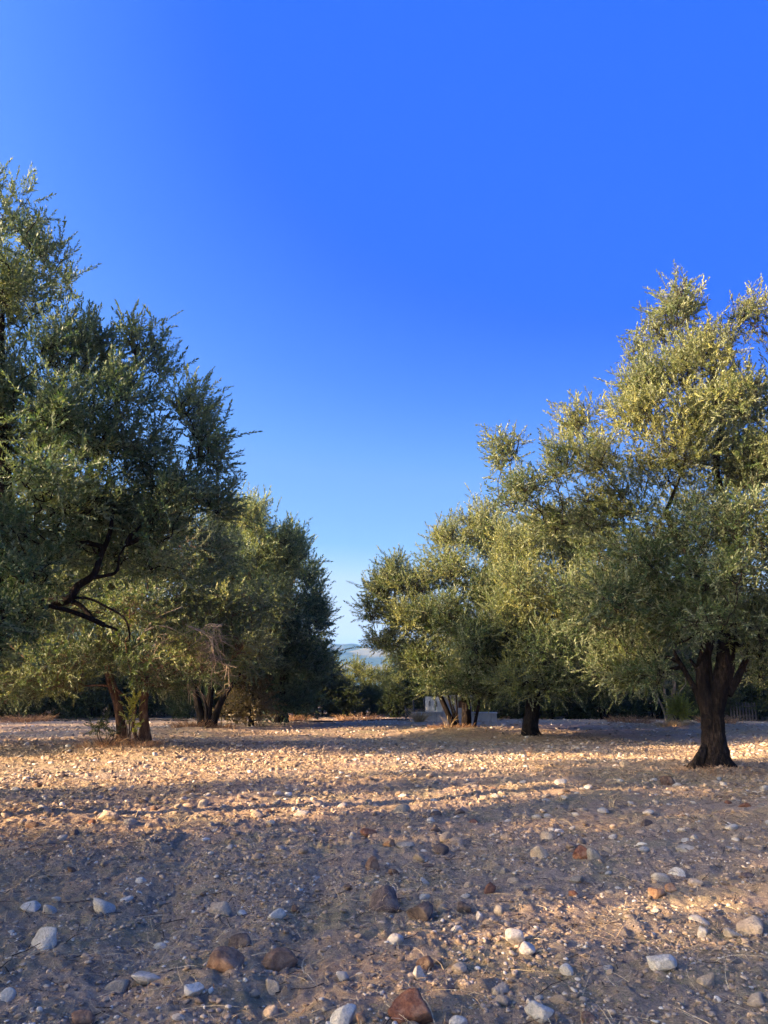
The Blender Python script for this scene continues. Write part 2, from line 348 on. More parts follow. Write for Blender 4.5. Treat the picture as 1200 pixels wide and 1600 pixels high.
M['void'] = tint_mat('near_black_opening', [(0, (0.012, 0.011, 0.011)), (1, (0.03, 0.025, 0.02))])  # hole's darkness put into a near-black panel colour
M['pipe'] = tint_mat('black_plastic_pipe', [(0, (0.012, 0.012, 0.013)), (1, (0.02, 0.02, 0.02))], rough=0.5, bump=False)
M['wood'] = tint_mat('weathered_grey_wood', [(0, (0.10, 0.09, 0.085)), (1, (0.20, 0.18, 0.165))])
def hill_material():
    m, n = mat('wooded_hill'); tc = N(n, 'TexCoord'); a = tex(n, 'Noise', tc.outputs['Object'], 0.06, Detail=8.0, Roughness=0.75); b = tex(n, 'Noise', tc.outputs['Object'], 0.006, Detail=3.0)
    c = ramp(n, a.outputs['Fac'], [(0.35, (0.02, 0.032, 0.014)), (0.6, (0.055, 0.07, 0.026))])
    c = mix(n, ramp(n, b.outputs['Fac'], [(0.54, (0, 0, 0)), (0.60, (1, 1, 1))]), c, (0.16, 0.14, 0.06))
    finish(n, c, 0.95, a.outputs['Fac'], 1.0, 4.0, 0.05); return m
M['hill'] = hill_material()

# ------------------------------------------------------------------ tree building
def unit(v): return v/(np.linalg.norm(v, axis=-1, keepdims=True)+1e-9)
def sprig_template(L, pairs, leaf, w, seed):
    r = np.random.default_rng(seed); V = []; Nf = []; bend = r.normal(0, 0.12, 2)
    for i in range(pairs):
        t = (i+0.6)/pairs; p = np.array([bend[0]*t*t*L, bend[1]*t*t*L, t*L]); az0 = i*pi/2+r.normal(0, 0.4)
        for s in (0, pi):
            az = az0+s+r.normal(0, 0.3); rad = np.array([math.cos(az), math.sin(az), 0]); a = radians(r.normal(54-26*t, 13))
            d = rad*math.sin(a)+np.array([0, 0, 1])*math.cos(a); l = leaf*r.uniform(0.7, 1.15)*(1-0.15*t)
            up = np.array([0, 0, 1])*math.sin(a)-rad*math.cos(a)       # upper face looks along the shoot
            side = np.cross(d, up); side = side*math.cos(0.0)+up*r.normal(0, 0.5); side /= np.linalg.norm(side)
            ww = w*r.uniform(0.8, 1.2)
            V += [p, p+d*l*0.45+side*ww/2+up*l*.04, p+d*l-up*l*0.06, p+d*l*0.45-side*ww/2+up*l*.04]
    d = np.array([0, 0, 1.]); p = np.array([bend[0]*L, bend[1]*L, L]); s = np.array([1, 0, 0.])
    V += [p, p+d*leaf*.35+s*w*.4, p+d*leaf*.8, p+d*leaf*.35-s*w*.4]
    nl = len(V)//4
    # twig blade: two crossed slim ribbons
    ws = 0.0020*(L/0.3); q = np.array([bend[0]*L, bend[1]*L, L])
    V += [np.array([-ws, 0, 0]), np.array([ws, 0, 0]), q+[ws*.4, 0, 0], q-[ws*.4, 0, 0], np.array([0, -ws, 0]), np.array([0, ws, 0]), q+[0, ws*.4, 0], q-[0, ws*.4, 0]]
    return np.array(V), nl
_TPL = {}
def templates(k, broad=0.0):
    key = (round(k, 2), broad)
    if key not in _TPL:
        lf = 0.070*k; w = (0.0200+0.016*broad)*k
        _TPL[key] = [sprig_template(L*k, pr, lf, w, 100+i) for i, (L, pr) in enumerate(((0.16, 7), (0.20, 8), (0.24, 9), (0.29, 10), (0.42, 14)))]
    return _TPL[key]
def crown_mesh(name, subs, k, nleaf, mats, seed, tintc, upright=0.55, parent=None, off=(0, 0, 0), broad=0.0, shoots=0.16, zlo=None):
    """subs: array (n, 8): centre xyz, radii xyz, weight, tint offset. Leaves on short shoots fill every sub-clump."""
    r = np.random.default_rng(seed); T = templates(k, broad)
    wts = subs[:, 6]/subs[:, 6].sum(); avg = 17; n = int(nleaf/avg)
    idx = r.choice(len(subs), n, p=wts); c = subs[idx, :3]; rad = subs[idx, 3:6]
    d = unit(r.normal(size=(n, 3))); rr = r.uniform(0, 1, n)**0.45
    P = c+d*rad*rr[:, None]
    # holes in the foliage
    h = noise(P[:, 0]/(0.42*k**.5), P[:, 1]/(0.42*k**.5), P[:, 2]/(0.42*k**.5), seed)
    keep = (h > -0.36) | (r.uniform(size=n) < 0.2); P = P[keep]; d = d[keep]; idx = idx[keep]; n = len(P)
    cc = subs[:, :3].mean(0)
    out = unit(P-cc)
    D = unit(d*0.35+out*0.35+np.array([0, 0, upright])+r.normal(0, 0.56, (n, 3)))
    if zlo is not None:
        low = np.clip((zlo-P[:, 2])/1.2, 0, 1)[:, None]; D = unit(D-low*np.array([0, 0, upright+0.7]))
    U = unit(np.cross(D, r.normal(size=(n, 3)))); Q = np.cross(D, U)
    which = np.where(r.uniform(size=n) < shoots, 4, r.integers(0, 4, n))
    big = noise(P[:, 0]/1.3, P[:, 1]/1.3, P[:, 2]/1.3, seed+9)
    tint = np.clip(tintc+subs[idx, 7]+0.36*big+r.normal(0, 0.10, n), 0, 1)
    sc = r.uniform(0.65, 1.3, n)
    mb = MB(); MI = []
    for t, (TV, nl) in enumerate(T):
        s = np.where(which == t)[0]
        if not len(s): continue
        R = np.stack([U[s], Q[s], D[s]], 1)*sc[s][:, None, None]           # rows
        V = np.einsum('vk,nkj->nvj', TV, R)+P[s][:, None, :]
        nq = len(TV)//4; Fq = np.arange(len(s)*len(TV)).reshape(-1, 4)
        tt = np.clip(np.repeat(tint[s][:, None], nq, 1)+r.normal(0, 0.10, (len(s), nq)), 0, 1)
        mi = np.zeros((len(s), nq), int); mi[:, nl:] = 1
        mb.add(V.reshape(-1, 3), Fq, tt.ravel()); MI.append(mi.ravel())
    o = mb.build(name, mats, parent, off=off, mat_idx=np.concatenate(MI))
    return o, P, idx
def split_blobs(blobs, seed, nsub=9, shrink=0.46):
    """each blob (cx,cy,cz,rx,ry,rz,tint) -> a scatter of overlapping sub-clumps near its skin"""
    r = np.random.default_rng(seed); out = []
    for b in blobs:
        c, rad = np.array(b[:3]), np.array(b[3:6]); m = max(4, int(nsub))
        for i in range(m):
            g = (i+0.5)/m; z = 1-2*g; a = i*2.39996+r.uniform(0, 0.8); s = math.sqrt(1-z*z)
            d = np.array([s*math.cos(a), s*math.sin(a), z]); q = r.uniform(0.34, 0.68)
            rr = rad*r.uniform(shrink*0.75, shrink*1.2); cen = c+d*rad*q
            out.append([*cen, *rr, rr[0]*rr[2], b[6]+r.normal(0, 0.06)])
        rr = rad*0.55; out.append([*c, *rr, rr[0]*rr[2]*0.8, b[6]])
    return np.array(out)
def branch_net(mb, trunk_pts, subs, r0, seed, P, idx, k, wob=0.25, ntw=0.35, sides=6):
    """limbs from the trunk's upper points to every sub-clump, then twigs out to the leafy shoots"""
    r = np.random.default_rng(seed); trunk_pts = np.asarray(trunk_pts)
    nodes = [p for p in trunk_pts]; C = subs[:, :3]; order = np.argsort(np.linalg.norm(C-trunk_pts.mean(0), axis=1)); rads = [r0]*len(nodes)
    for q in order:
        A = np.array(nodes); d = np.linalg.norm(A-C[q], axis=1)+0.9*np.clip(A[:, 2]-C[q, 2]+0.2, 0, None)
        j = int(np.argmin(d)); a = A[j]; b = C[q]; L = np.linalg.norm(b-a)
        if L < 0.1: continue
        w = r.normal(0, wob*0.22*L, 3); w2 = r.normal(0, wob*0.18*L, 3)
        pts = resample([a, a+(b-a)*0.35+w+[0, 0, 0.06*L], a+(b-a)*0.7+w2+[0, 0, 0.05*L], b], 7)
        ra = rads[j]*0.62; rb = max(ra*0.55, 0.006*k)
        ra = max(ra, 0.010*k); mb.add(*tube(pts, np.linspace(ra, rb, 7), sides, gnarl=0.1, seed=int(q)))
        nodes += [pts[3], pts[5], b]; rads += [ra*.85, rb*1.1, rb]
    s = np.where(r.uniform(size=len(P)) < ntw)[0]
    c = C[idx[s]]; base = c+(P[s]-c)*r.uniform(0, 0.45, len(s))[:, None]+r.normal(0, 0.05, (len(s), 3)); mid = (base+P[s])/2+r.normal(0, 0.05*k, (len(s), 3))
    mb.add(*twigs(base, mid, P[s], 0.0050*k, 0.0022*k))

def px_blobs(Y, L, tint=0.0, ghosts=True, seed=0, depth=1.0):
    """crown masses given by where they show in the photo, at the tree's own distance, each as deep as it is wide"""
    r = np.random.default_rng(seed); out = []
    for b in L:
        px, py, rx, ry = b[:4]; dz = b[4] if len(b) > 4 else r.uniform(-0.6, 0.6); t = b[5] if len(b) > 5 else 0  # tint per blob: sunlit crown parts painted warmer, shaded parts darker
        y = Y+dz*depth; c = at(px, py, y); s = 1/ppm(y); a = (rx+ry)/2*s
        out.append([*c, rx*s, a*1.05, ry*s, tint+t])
        if ghosts:
            for sg in (1, -1):
                if r.uniform() < 0.8:
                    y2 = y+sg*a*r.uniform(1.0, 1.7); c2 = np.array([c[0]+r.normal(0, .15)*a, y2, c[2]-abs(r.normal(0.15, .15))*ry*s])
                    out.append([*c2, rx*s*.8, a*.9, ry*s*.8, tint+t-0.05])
    return out

def build_tree(name, Y, trunks, blobs, k, nleaf, leafm, barkm, label, cat, group=None, seed=1, tint=0.45, upright=0.55, extra=None, nsub=9, wob=0.3, r0=0.10, sides=20, ntw=0.35, shoots=0.16, broad=0.0, zlo=None, flare=0.6, gnarl=0.14, tname='trunk'):
    """trunks: list of (list of px points at Y or 3-D points, list of radii m)"""
    base = None; tp = []
    paths = []
    for pts, radii in trunks:
        Q = np.array([at(p[0], p[1], Y+(p[2] if len(p) > 2 else 0)) for p in pts]); paths.append((Q, radii))
    base = np.mean([q[0][0] for q in paths], axis=0); base[2] = gz(base[0], base[1])
    root = empty(name, base, label=label, cat=cat, group=group)
    for i, (Q, radii) in enumerate(paths):
        main = Q[0][2] < 0.6
        if main: Q[0][2] = gz(Q[0][0], Q[0][1])-0.12
        n = max(10, int(len(Q)*9)); sd = sides if max(radii) > 0.06 else 8
        P = resample(Q, n if max(radii) < .15 else n*3); R = np.interp(np.linspace(0, 1, len(P)), np.linspace(0, 1, len(radii)), radii)
        mb = MB(); mb.add(*tube(P, R, sd if max(radii) < .2 else 48, gnarl=gnarl, flare=flare if main else 0, seed=seed*3+i))
        mb.build(tname if main else 'limb', barkm, root, smooth=True, off=base)
        tp += [P[-1], P[int(len(P)*.8)]]
    subs = split_blobs(blobs, seed, nsub); crown, P, idx = crown_mesh('crown', subs, k, nleaf, [leafm, M['twig']], seed, tint, upright, root, base, broad, shoots, zlo)
    mb = MB(); branch_net(mb, tp, subs, r0, seed, P, idx, k, wob, ntw); mb.build('branches', barkm, root, smooth=True, off=base)
    return root

def generic_tree(name, H, R, k, nleaf, leafm, barkm, seed, low=0.25, nb=12, multi=False, **kw):
    """a free-standing tree around the origin, for the wood behind and the rows beside the field"""
    r = np.random.default_rng(seed); bl = []
    for i in range(nb):
        g = (i+.5)/nb; a = i*2.39996; z = low*H+(H*0.9-low*H)*g; w = R*(0.72*math.sqrt(max(0.05, 1-((g-0.38)/0.66)**2)))
        q = math.sqrt(r.uniform(0.3, 1)); rad = R*r.uniform(0.34, 0.5)
        bl.append([w*q*math.cos(a), w*q*math.sin(a), z, rad, rad, rad*r.uniform(.75, .95), r.normal(0, .06)])
    root = empty(name, (0, 0, 0))
    tp = []
    for i in range(3 if multi else 1):
        a = r.uniform(0, 6.28); lean = R*0.18*(2.2 if multi else 1)
        Q = np.array([[0.12*math.cos(a)*multi, 0.12*math.sin(a)*multi, -0.15], [lean*.4*math.cos(a), lean*.4*math.sin(a), H*.2], [lean*math.cos(a), lean*math.sin(a), H*0.42]])
        P = resample(Q, 24); mb = MB(); mb.add(*tube(P, np.linspace(H*.028, H*.014, 24)*(0.7 if multi else 1), 12, gnarl=.15, flare=.5, seed=seed+i)); mb.build('trunk', barkm, root, smooth=True)
        tp += [P[-1], P[-6]]
    subs = split_blobs(bl, seed, 7)
    crown, P, idx = crown_mesh('crown', subs, k, nleaf, [leafm, M['twig']], seed, kw.get('tint', .4), .5, root, (0, 0, 0), kw.get('broad', 0), .15)
    mb = MB(); branch_net(mb, tp, subs, H*.010, seed, P, idx, k, .3, .2, 5); mb.build('branches', barkm, root, smooth=True)
    return root
def place(root, first, loc, rz, sc, label, cat, group, name=None):
    kids = [o for o in bpy.data.objects if o.parent == root] if not hasattr(place, 'k') or root.name not in place.k else place.k[root.name]
    if not hasattr(place, 'k'): place.k = {}
    place.k[root.name] = kids
    if first: r = root
    else:
        r = root.copy(); COL.objects.link(r)
        for c in kids:
            d = c.copy(); COL.objects.link(d); d.parent = r
    if name: r.name = name
    r.location = (loc[0], loc[1], float(gz(loc[0], loc[1], False))-0.03); r.rotation_euler = (0, 0, rz); r.scale = (sc, sc, sc*1.0) if np.isscalar(sc) else sc
    return tag(r, label, cat, group)
exec_order = []
# ------------------------------------------------------------------ layout of the field
def bx(px, py): p = at(px, py, 1); d = p-[0, 0, CAMZ]; q = d*(-CAMZ/d[2]); return q[0], q[1]
YR1, YR3, YR2, YL2, YL3 = 14.8, 25.4, 29.0, 20.0, 29.0
for px, Y, mr, mh in ((1112, YR1, 1.0, 0.12), (828, YR3, 1.3, 0.14), (712, YR2, 2.2, 0.16), (205, YL2, 1.5, 0.18), (322, YL3, 1.8, 0.14), (1045, 31, 1.5, .1)):
    q = at(px, 1100, Y); MOUNDS.append((q[0], Y, mr, mh))

# ground: one sheet, fine where the camera looks, out to the horizon
def build_ground():
    a1 = np.linspace(-0.50, 0.50, 560); side = np.geomspace(0.004, 1, 30); side = side/side.sum()*(pi-0.50)
    ang = np.concatenate([-(0.50+np.cumsum(side))[::-1], a1, 0.50+np.cumsum(side)[:-1]])
    rr = np.concatenate([[0.3, .8, 1.3, 1.8, 2.3, 2.7], np.geomspace(3.0, 45, 560), np.geomspace(46, 5000, 60)])
    A, R = np.meshgrid(ang, rr); X = R*np.sin(A); Y = R*np.cos(A); Z = gz(X, Y)
    V = np.stack([X, Y, Z], -1).reshape(-1, 3); nr, na = X.shape
    i = np.arange(nr-1)[:, None]*na; j = np.arange(na)[None, :]; k = (j+1) % na
    Fq = np.stack([i+j, i+k, i+na+k, i+na+j], -1).reshape(-1, 4)[:, ::-1]
    V = np.vstack([V, [0, 0, gz(0, 0)]]); c = len(V)-1
    mb = MB(); me = np_mesh('ground', V, Fq, True); o = link('ground', me, M['soil'])
    fan = [(int(j), int((j+1) % na), c) for j in range(na)]
    me2 = np_mesh('ground', V, Fq, True)
    import bmesh
    b = bmesh.new(); b.from_mesh(me); b.verts.ensure_lookup_table()
    for f in fan: b.faces.new([b.verts[f[0]], b.verts[f[2]], b.verts[f[1]]]).smooth = True
    bmesh.ops.recalc_face_normals(b, faces=b.faces[-len(fan):]); b.to_mesh(me); b.free(); bpy.data.meshes.remove(me2)
    tag(o, 'dry stony tilled soil of the olive grove floor', 'ground', kind='structure')
build_ground()

# ------------------------------------------------------------------ hills
def build_hills():
    for nm, y0, y1, hh, sd, lab in (('hills', 850, 1400, 66, 3, 'wooded ridge on the horizon'), ('hills', 1700, 2600, 170, 8, 'higher hazy ridge farthest on the horizon')):
        xs = np.linspace(-1800, 1800, 260); ys = np.linspace(y0, y1, 60); X, Y = np.meshgrid(xs, ys); t = (Y-y0)/(y1-y0)
        env = np.sin(pi*np.clip(t, 0, 1))**0.8
        h = 0.62+0.25*noise2(X/420+sd, Y/500, sd)+0.12*noise2(X/130, Y/150, sd+1)+0.04*noise2(X/40, Y/50, sd+2)
        Z = -14+env*(hh*h+10)+env*1.5*np.abs(noise2(X/14, Y/16, sd+3))
        i = np.arange(59)[:, None]*260; j = np.arange(259)[None, :]
        Fq = np.stack([i+j, i+j+1, i+261+j, i+260+j], -1).reshape(-1, 4)
        o = link(nm, np_mesh(nm, np.stack([X, Y, Z], -1).reshape(-1, 3), Fq, True), M['hill']); tag(o, lab, 'hill', kind='structure')
build_hills()

# ------------------------------------------------------------------ the trees one sees
OL = 'olive trees of the grove'
# near left: trunk just off the frame, limbs reach in
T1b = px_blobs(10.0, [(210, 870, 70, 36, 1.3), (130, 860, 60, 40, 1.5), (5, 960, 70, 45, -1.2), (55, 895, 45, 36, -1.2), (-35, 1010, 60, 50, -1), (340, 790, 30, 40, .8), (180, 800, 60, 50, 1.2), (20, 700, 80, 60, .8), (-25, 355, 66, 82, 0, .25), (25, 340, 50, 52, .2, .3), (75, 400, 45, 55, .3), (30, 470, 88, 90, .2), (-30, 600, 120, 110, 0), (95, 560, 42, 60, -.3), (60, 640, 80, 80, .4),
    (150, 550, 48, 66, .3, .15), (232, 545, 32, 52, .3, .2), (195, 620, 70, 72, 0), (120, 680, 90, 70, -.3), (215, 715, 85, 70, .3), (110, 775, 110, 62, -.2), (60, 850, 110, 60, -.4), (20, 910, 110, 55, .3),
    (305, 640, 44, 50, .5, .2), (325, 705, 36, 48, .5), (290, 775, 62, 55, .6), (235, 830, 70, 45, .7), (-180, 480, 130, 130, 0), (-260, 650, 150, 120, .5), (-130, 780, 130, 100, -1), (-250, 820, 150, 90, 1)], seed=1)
build_tree('olive_tree', 10.0, [([(-46, 1300), (-42, 1130), (-24, 1000), (6, 850), (8, 760), (2, 620), (4, 480)], [.24, .20, .17, .14, .11, .07, .03]),
    ([(-36, 1080), (10, 985), (60, 945), (104, 937), (122, 915), (146, 898), (158, 868), (171, 835), (178, 790)], [.10, .085, .07, .072, .058, .05, .042, .036, .022]),
    ([(140, 903), (162, 900), (182, 893), (187, 868), (198, 850)], [.034, .028, .024, .018, .012]),
    ([(108, 937), (128, 948), (150, 970), (184, 985)], [.042, .036, .028, .02]),
    ([(112, 934), (140, 936), (166, 948), (190, 962), (200, 978), (202, 1000), (192, 1002)], [.024, .02, .018, .016, .015, .014, .009]),
    ([(16, 830), (36, 805), (62, 792), (72, 772)], [.07, .05, .04, .025]), ([(14, 850), (45, 830), (70, 808), (125, 798)], [.06, .055, .045, .02])],
    T1b, 1.05, 260000, M['olive_dark'], M['bark_dark'], 'tall dark olive tree at the left edge, bare black limb hanging below its crown', 'olive tree', OL, seed=1, tint=.40, r0=.07, shoots=.22, nsub=9)
# near right: the thick gnarled trunk
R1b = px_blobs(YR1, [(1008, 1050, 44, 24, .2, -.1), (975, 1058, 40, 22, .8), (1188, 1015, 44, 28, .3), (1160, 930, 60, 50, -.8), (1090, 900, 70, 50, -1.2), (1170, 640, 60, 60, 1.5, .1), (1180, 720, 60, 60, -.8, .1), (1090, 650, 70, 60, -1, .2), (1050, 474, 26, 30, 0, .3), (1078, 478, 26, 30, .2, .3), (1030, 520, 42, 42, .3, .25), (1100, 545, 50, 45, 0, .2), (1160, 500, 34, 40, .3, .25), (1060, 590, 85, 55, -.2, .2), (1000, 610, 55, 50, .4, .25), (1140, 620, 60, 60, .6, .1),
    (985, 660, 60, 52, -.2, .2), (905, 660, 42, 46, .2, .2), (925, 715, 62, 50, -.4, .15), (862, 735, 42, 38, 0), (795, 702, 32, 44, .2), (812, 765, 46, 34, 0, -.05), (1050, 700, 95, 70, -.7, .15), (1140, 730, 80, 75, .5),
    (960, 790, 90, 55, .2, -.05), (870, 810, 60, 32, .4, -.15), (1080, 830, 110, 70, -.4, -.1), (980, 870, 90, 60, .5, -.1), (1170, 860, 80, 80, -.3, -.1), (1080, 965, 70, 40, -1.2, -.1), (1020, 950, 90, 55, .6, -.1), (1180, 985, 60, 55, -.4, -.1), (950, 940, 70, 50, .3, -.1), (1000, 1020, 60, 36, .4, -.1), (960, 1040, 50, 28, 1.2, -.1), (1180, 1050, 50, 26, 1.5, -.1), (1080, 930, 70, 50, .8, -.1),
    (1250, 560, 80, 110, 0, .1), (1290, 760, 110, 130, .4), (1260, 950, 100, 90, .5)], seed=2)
build_tree('olive_tree', YR1, [([(1117, 1206), (1118, 1165), (1117, 1120), (1121, 1085), (1132, 1045), (1136, 1000), (1142, 930), (1130, 820)], [.29, .22, .20, .19, .16, .14, .11, .07]),
    ([(1110, 1185), (1108, 1140), (1105, 1105), (1098, 1070), (1100, 1030), (1108, 980), (1092, 900), (1040, 800)], [.16, .165, .16, .135, .12, .10, .08, .05]),
    ([(1086, 1209, -.1), (1094, 1185, -.1), (1107, 1150, 0)], [.13, .10, .05]), ([(1142, 1212, -.1), (1132, 1188, -.05), (1121, 1150, 0)], [.10, .08, .05]),
    ([(1100, 1108), (1085, 1075), (1070, 1048), (1062, 1035)], [.08, .06, .05, .045]),
    ([(1104, 1080), (1092, 1050), (1078, 1030)], [.06, .05, .03]), ([(1112, 1080), (1108, 1030), (1104, 990)], [.05, .04, .03]),
    ([(1136, 1085), (1150, 1065), (1164, 1035), (1190, 990)], [.10, .085, .07, .05]),
    ([(1132, 930), (1150, 850), (1120, 740), (1128, 652), (1112, 615), (1118, 560)], [.10, .09, .075, .06, .05, .02])],
    R1b, 1.15, 330000, M['olive'], M['bark'], 'largest olive tree on the right with a thick gnarled trunk and lit golden top', 'olive tree', OL, seed=2, tint=.48, r0=.08, flare=.8, gnarl=.27, nsub=9, shoots=.2)
# middle right, single trunk
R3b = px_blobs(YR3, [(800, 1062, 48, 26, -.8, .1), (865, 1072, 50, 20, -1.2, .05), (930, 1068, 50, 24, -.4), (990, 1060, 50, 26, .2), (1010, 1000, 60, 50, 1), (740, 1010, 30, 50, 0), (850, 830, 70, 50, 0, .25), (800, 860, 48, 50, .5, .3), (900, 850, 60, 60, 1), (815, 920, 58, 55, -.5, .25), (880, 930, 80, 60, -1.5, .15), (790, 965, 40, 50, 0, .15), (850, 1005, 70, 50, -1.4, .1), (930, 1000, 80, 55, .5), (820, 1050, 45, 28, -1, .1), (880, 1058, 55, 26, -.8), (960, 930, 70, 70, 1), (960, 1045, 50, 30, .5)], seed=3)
build_tree('olive_tree', YR3, [([(829, 1158), (828, 1135), (832, 1110), (834, 1085), (838, 1040), (850, 970)], [.33, .27, .25, .24, .16, .08])], R3b, 1.6, 210000, M['olive'], M['bark_dark'],
    'olive tree with one short black trunk standing right of the concrete well house', 'olive tree', OL, seed=3, tint=.5, r0=.1, flare=.5)
# middle, many stems
R2b = px_blobs(YR2, [(680, 1068, 40, 18, -.6, -.1), (745, 1076, 50, 18, -1, -.15), (610, 960, 30, 26, .2, .1), (770, 1000, 40, 60, 0, -.1), (615, 893, 28, 28, 0, .3), (595, 920, 34, 30, .3, .2), (650, 915, 44, 34, 0, .25), (582, 955, 24, 26, 0), (640, 965, 55, 36, -.5, .1), (600, 1000, 34, 20, .5, -.05), (745, 815, 34, 36, 0, .35), (700, 838, 34, 28, .3, .3), (770, 850, 44, 44, .5, .2), (700, 885, 55, 42, -.6, .2), (760, 920, 55, 50, -1, -.2), (690, 960, 60, 45, -1.5, -.1), (740, 990, 60, 45, -1.8, -.25), (655, 1025, 55, 28, 0), (710, 1050, 60, 30, -1.4, -.15), (765, 1050, 45, 36, -.6, -.2), (800, 960, 50, 60, 1.5)], seed=4)
build_tree('olive_tree', YR2, [([(711, 1141), (702, 1120), (691, 1095), (682, 1072), (664, 1035)], [.12, .11, .11, .09, .05]), ([(714, 1141), (708, 1115), (701, 1090), (694, 1045)], [.06, .055, .05, .03]), ([(716, 1141), (714, 1110), (712, 1070)], [.05, .04, .03]),
    ([(728, 1142), (729, 1110), (727, 1080), (730, 1030)], [.20, .18, .19, .10]), ([(740, 1143), (745, 1115), (752, 1085), (765, 1040)], [.07, .065, .06, .03]), ([(719, 1142), (713, 1120), (707, 1100)], [.045, .04, .03])],
    R2b, 1.7, 180000, M['olive'], M['bark_dark'], 'olive tree with a fan of slim dark stems in front of the concrete well house', 'olive tree', OL, seed=4, tint=.45, r0=.07, flare=.3, tname='stem')
# left, two leaning stems
L2b = px_blobs(YL2, [(210, 890, 80, 50, -.4, .05), (290, 915, 60, 45, -.2, .1), (150, 860, 80, 45, .2), (215, 935, 60, 40, .8), (390, 945, 44, 36, .2, .2), (395, 1005, 40, 34, -.4, .35), (300, 1000, 40, 34, -2.0, .3), (330, 1045, 50, 24, -1.2, .25), (110, 1070, 50, 18, -.6, .2), (20, 1082, 60, 18, 0, .2), (260, 1068, 40, 16, -.5, .1), (50, 940, 90, 60, .5), (120, 790, 100, 50, .8), (240, 810, 90, 50, 1.0), (20, 830, 90, 60, .6), (330, 850, 60, 45, 1.), (180, 900, 90, 50, .2), (60, 880, 100, 60, 0, .05), (190, 850, 90, 60, .5), (300, 880, 80, 60, .5, .05), (130, 930, 100, 55, -1, .1), (250, 960, 90, 60, -1.2, .15), (345, 950, 60, 50, .4, .2), (30, 980, 90, 60, -.6, .2), (150, 1010, 90, 45, -1.4, .05), (250, 1030, 70, 40, -.8, -.05), (345, 1010, 65, 42, -.2, .35), (60, 1050, 70, 32, -.5, .25), (-20, 1050, 60, 45, .2, .25), (-50, 950, 70, 80, 0, .1), (385, 985, 36, 30, 0, .35), (120, 1050, 40, 22, .8, 0)], seed=5)
L2 = build_tree('olive_tree', YL2, [([(192, 1170), (190, 1140), (184, 1100), (172, 1060), (160, 1010), (150, 960)], [.19, .13, .12, .12, .09, .06]), ([(226, 1172), (226, 1140), (224, 1105), (228, 1070), (222, 1040), (240, 980)], [.18, .14, .12, .08, .06, .04]),
    ([(218, 1165, -.2), (208, 1135, -.2), (212, 1105, -.1)], [.06, .05, .04]), ([(224, 1110), (219, 1085), (215, 1065)], [.06, .045, .03])],
    L2b, 1.3, 270000, M['olive'], M['bark_sunlit'], 'olive tree on two leaning brown stems with low crown, grass and sprouts at its foot', 'olive tree', OL, seed=5, tint=.36, r0=.07, flare=.5, upright=.25, shoots=.12, tname='stem')
L3b = px_blobs(YL3, [(395, 808, 46, 40, 0, .25), (345, 830, 45, 45, .5, .1), (445, 850, 32, 36, .3, .05), (400, 860, 55, 50, -.6, .05), (350, 890, 60, 50, 0), (460, 870, 28, 34, .8, -.1), (370, 960, 60, 50, .5), (420, 930, 45, 50, -.3), (300, 980, 60, 60, 1), (330, 1040, 60, 34, 0, -.1), (400, 1030, 45, 34, .5, -.1)], seed=6)
build_tree('olive_tree', YL3, [([(318, 1142), (313, 1115), (306, 1085), (298, 1050), (290, 1000)], [.24, .17, .14, .12, .07]), ([(324, 1142), (326, 1110), (330, 1070), (333, 1020), (340, 960)], [.22, .15, .13, .10, .07]), ([(330, 1141), (340, 1110), (352, 1085), (372, 1058)], [.18, .14, .11, .07]), ([(322, 1128, -.3), (322, 1105, -.3), (316, 1085, -.3), (308, 1070, -.3)], [.07, .07, .06, .04])],
    L3b, 1.7, 130000, M['olive_dark'], M['bark_dark'], 'olive tree forking into three black stems from a reddish grass mound on the left', 'olive tree', OL, seed=6, tint=.5, r0=.08, flare=.3, tname='stem')
# crown with brown-tinted leaves, between the left olives and the dark one beyond
L5b = px_blobs(31.5, [(390, 905, 44, 36, 0, .1), (380, 950, 40, 36, 0), (420, 940, 34, 44, .2), (385, 1000, 45, 40, .3, -.2), (388, 1060, 32, 40, .2, -.3), (400, 1100, 34, 28, .3, -.1), (372, 1105, 26, 24, .4, -.2)], seed=7)
build_tree('small_oak', 31.5, [([(392, 1134), (394, 1090), (390, 1030), (388, 980)], [.12, .1, .08, .04])], L5b, 1.8, 44000, M['brownleaf'], M['bark_dark'], 'small tree whose brown-tinted crown shows between the dark crowns on the left', 'tree', seed=7, tint=.4, r0=.05, broad=.8)
L4b = px_blobs(34.5, [(455, 860, 36, 38, 0), (480, 895, 26, 34, .3), (430, 900, 40, 50, 0), (487, 945, 26, 34, .2), (450, 960, 52, 52, -.5), (503, 968, 18, 24, 0, .1), (470, 1020, 45, 42, -.3), (420, 1040, 50, 45, .2), (500, 1030, 24, 34, .5, -.05), (470, 1080, 45, 30, 0), (415, 1090, 40, 28, 0)], seed=8)
build_tree('olive_tree', 34.5, [([(440, 1128), (442, 1090), (446, 1040), (452, 980)], [.3, .26, .2, .1])], L4b, 2.0, 90000, M['olive_dark'], M['bark_dark'], 'dark bluish olive tree closing the left row beside the gap to the hills', 'olive tree', OL, seed=8, tint=.22, r0=.09)
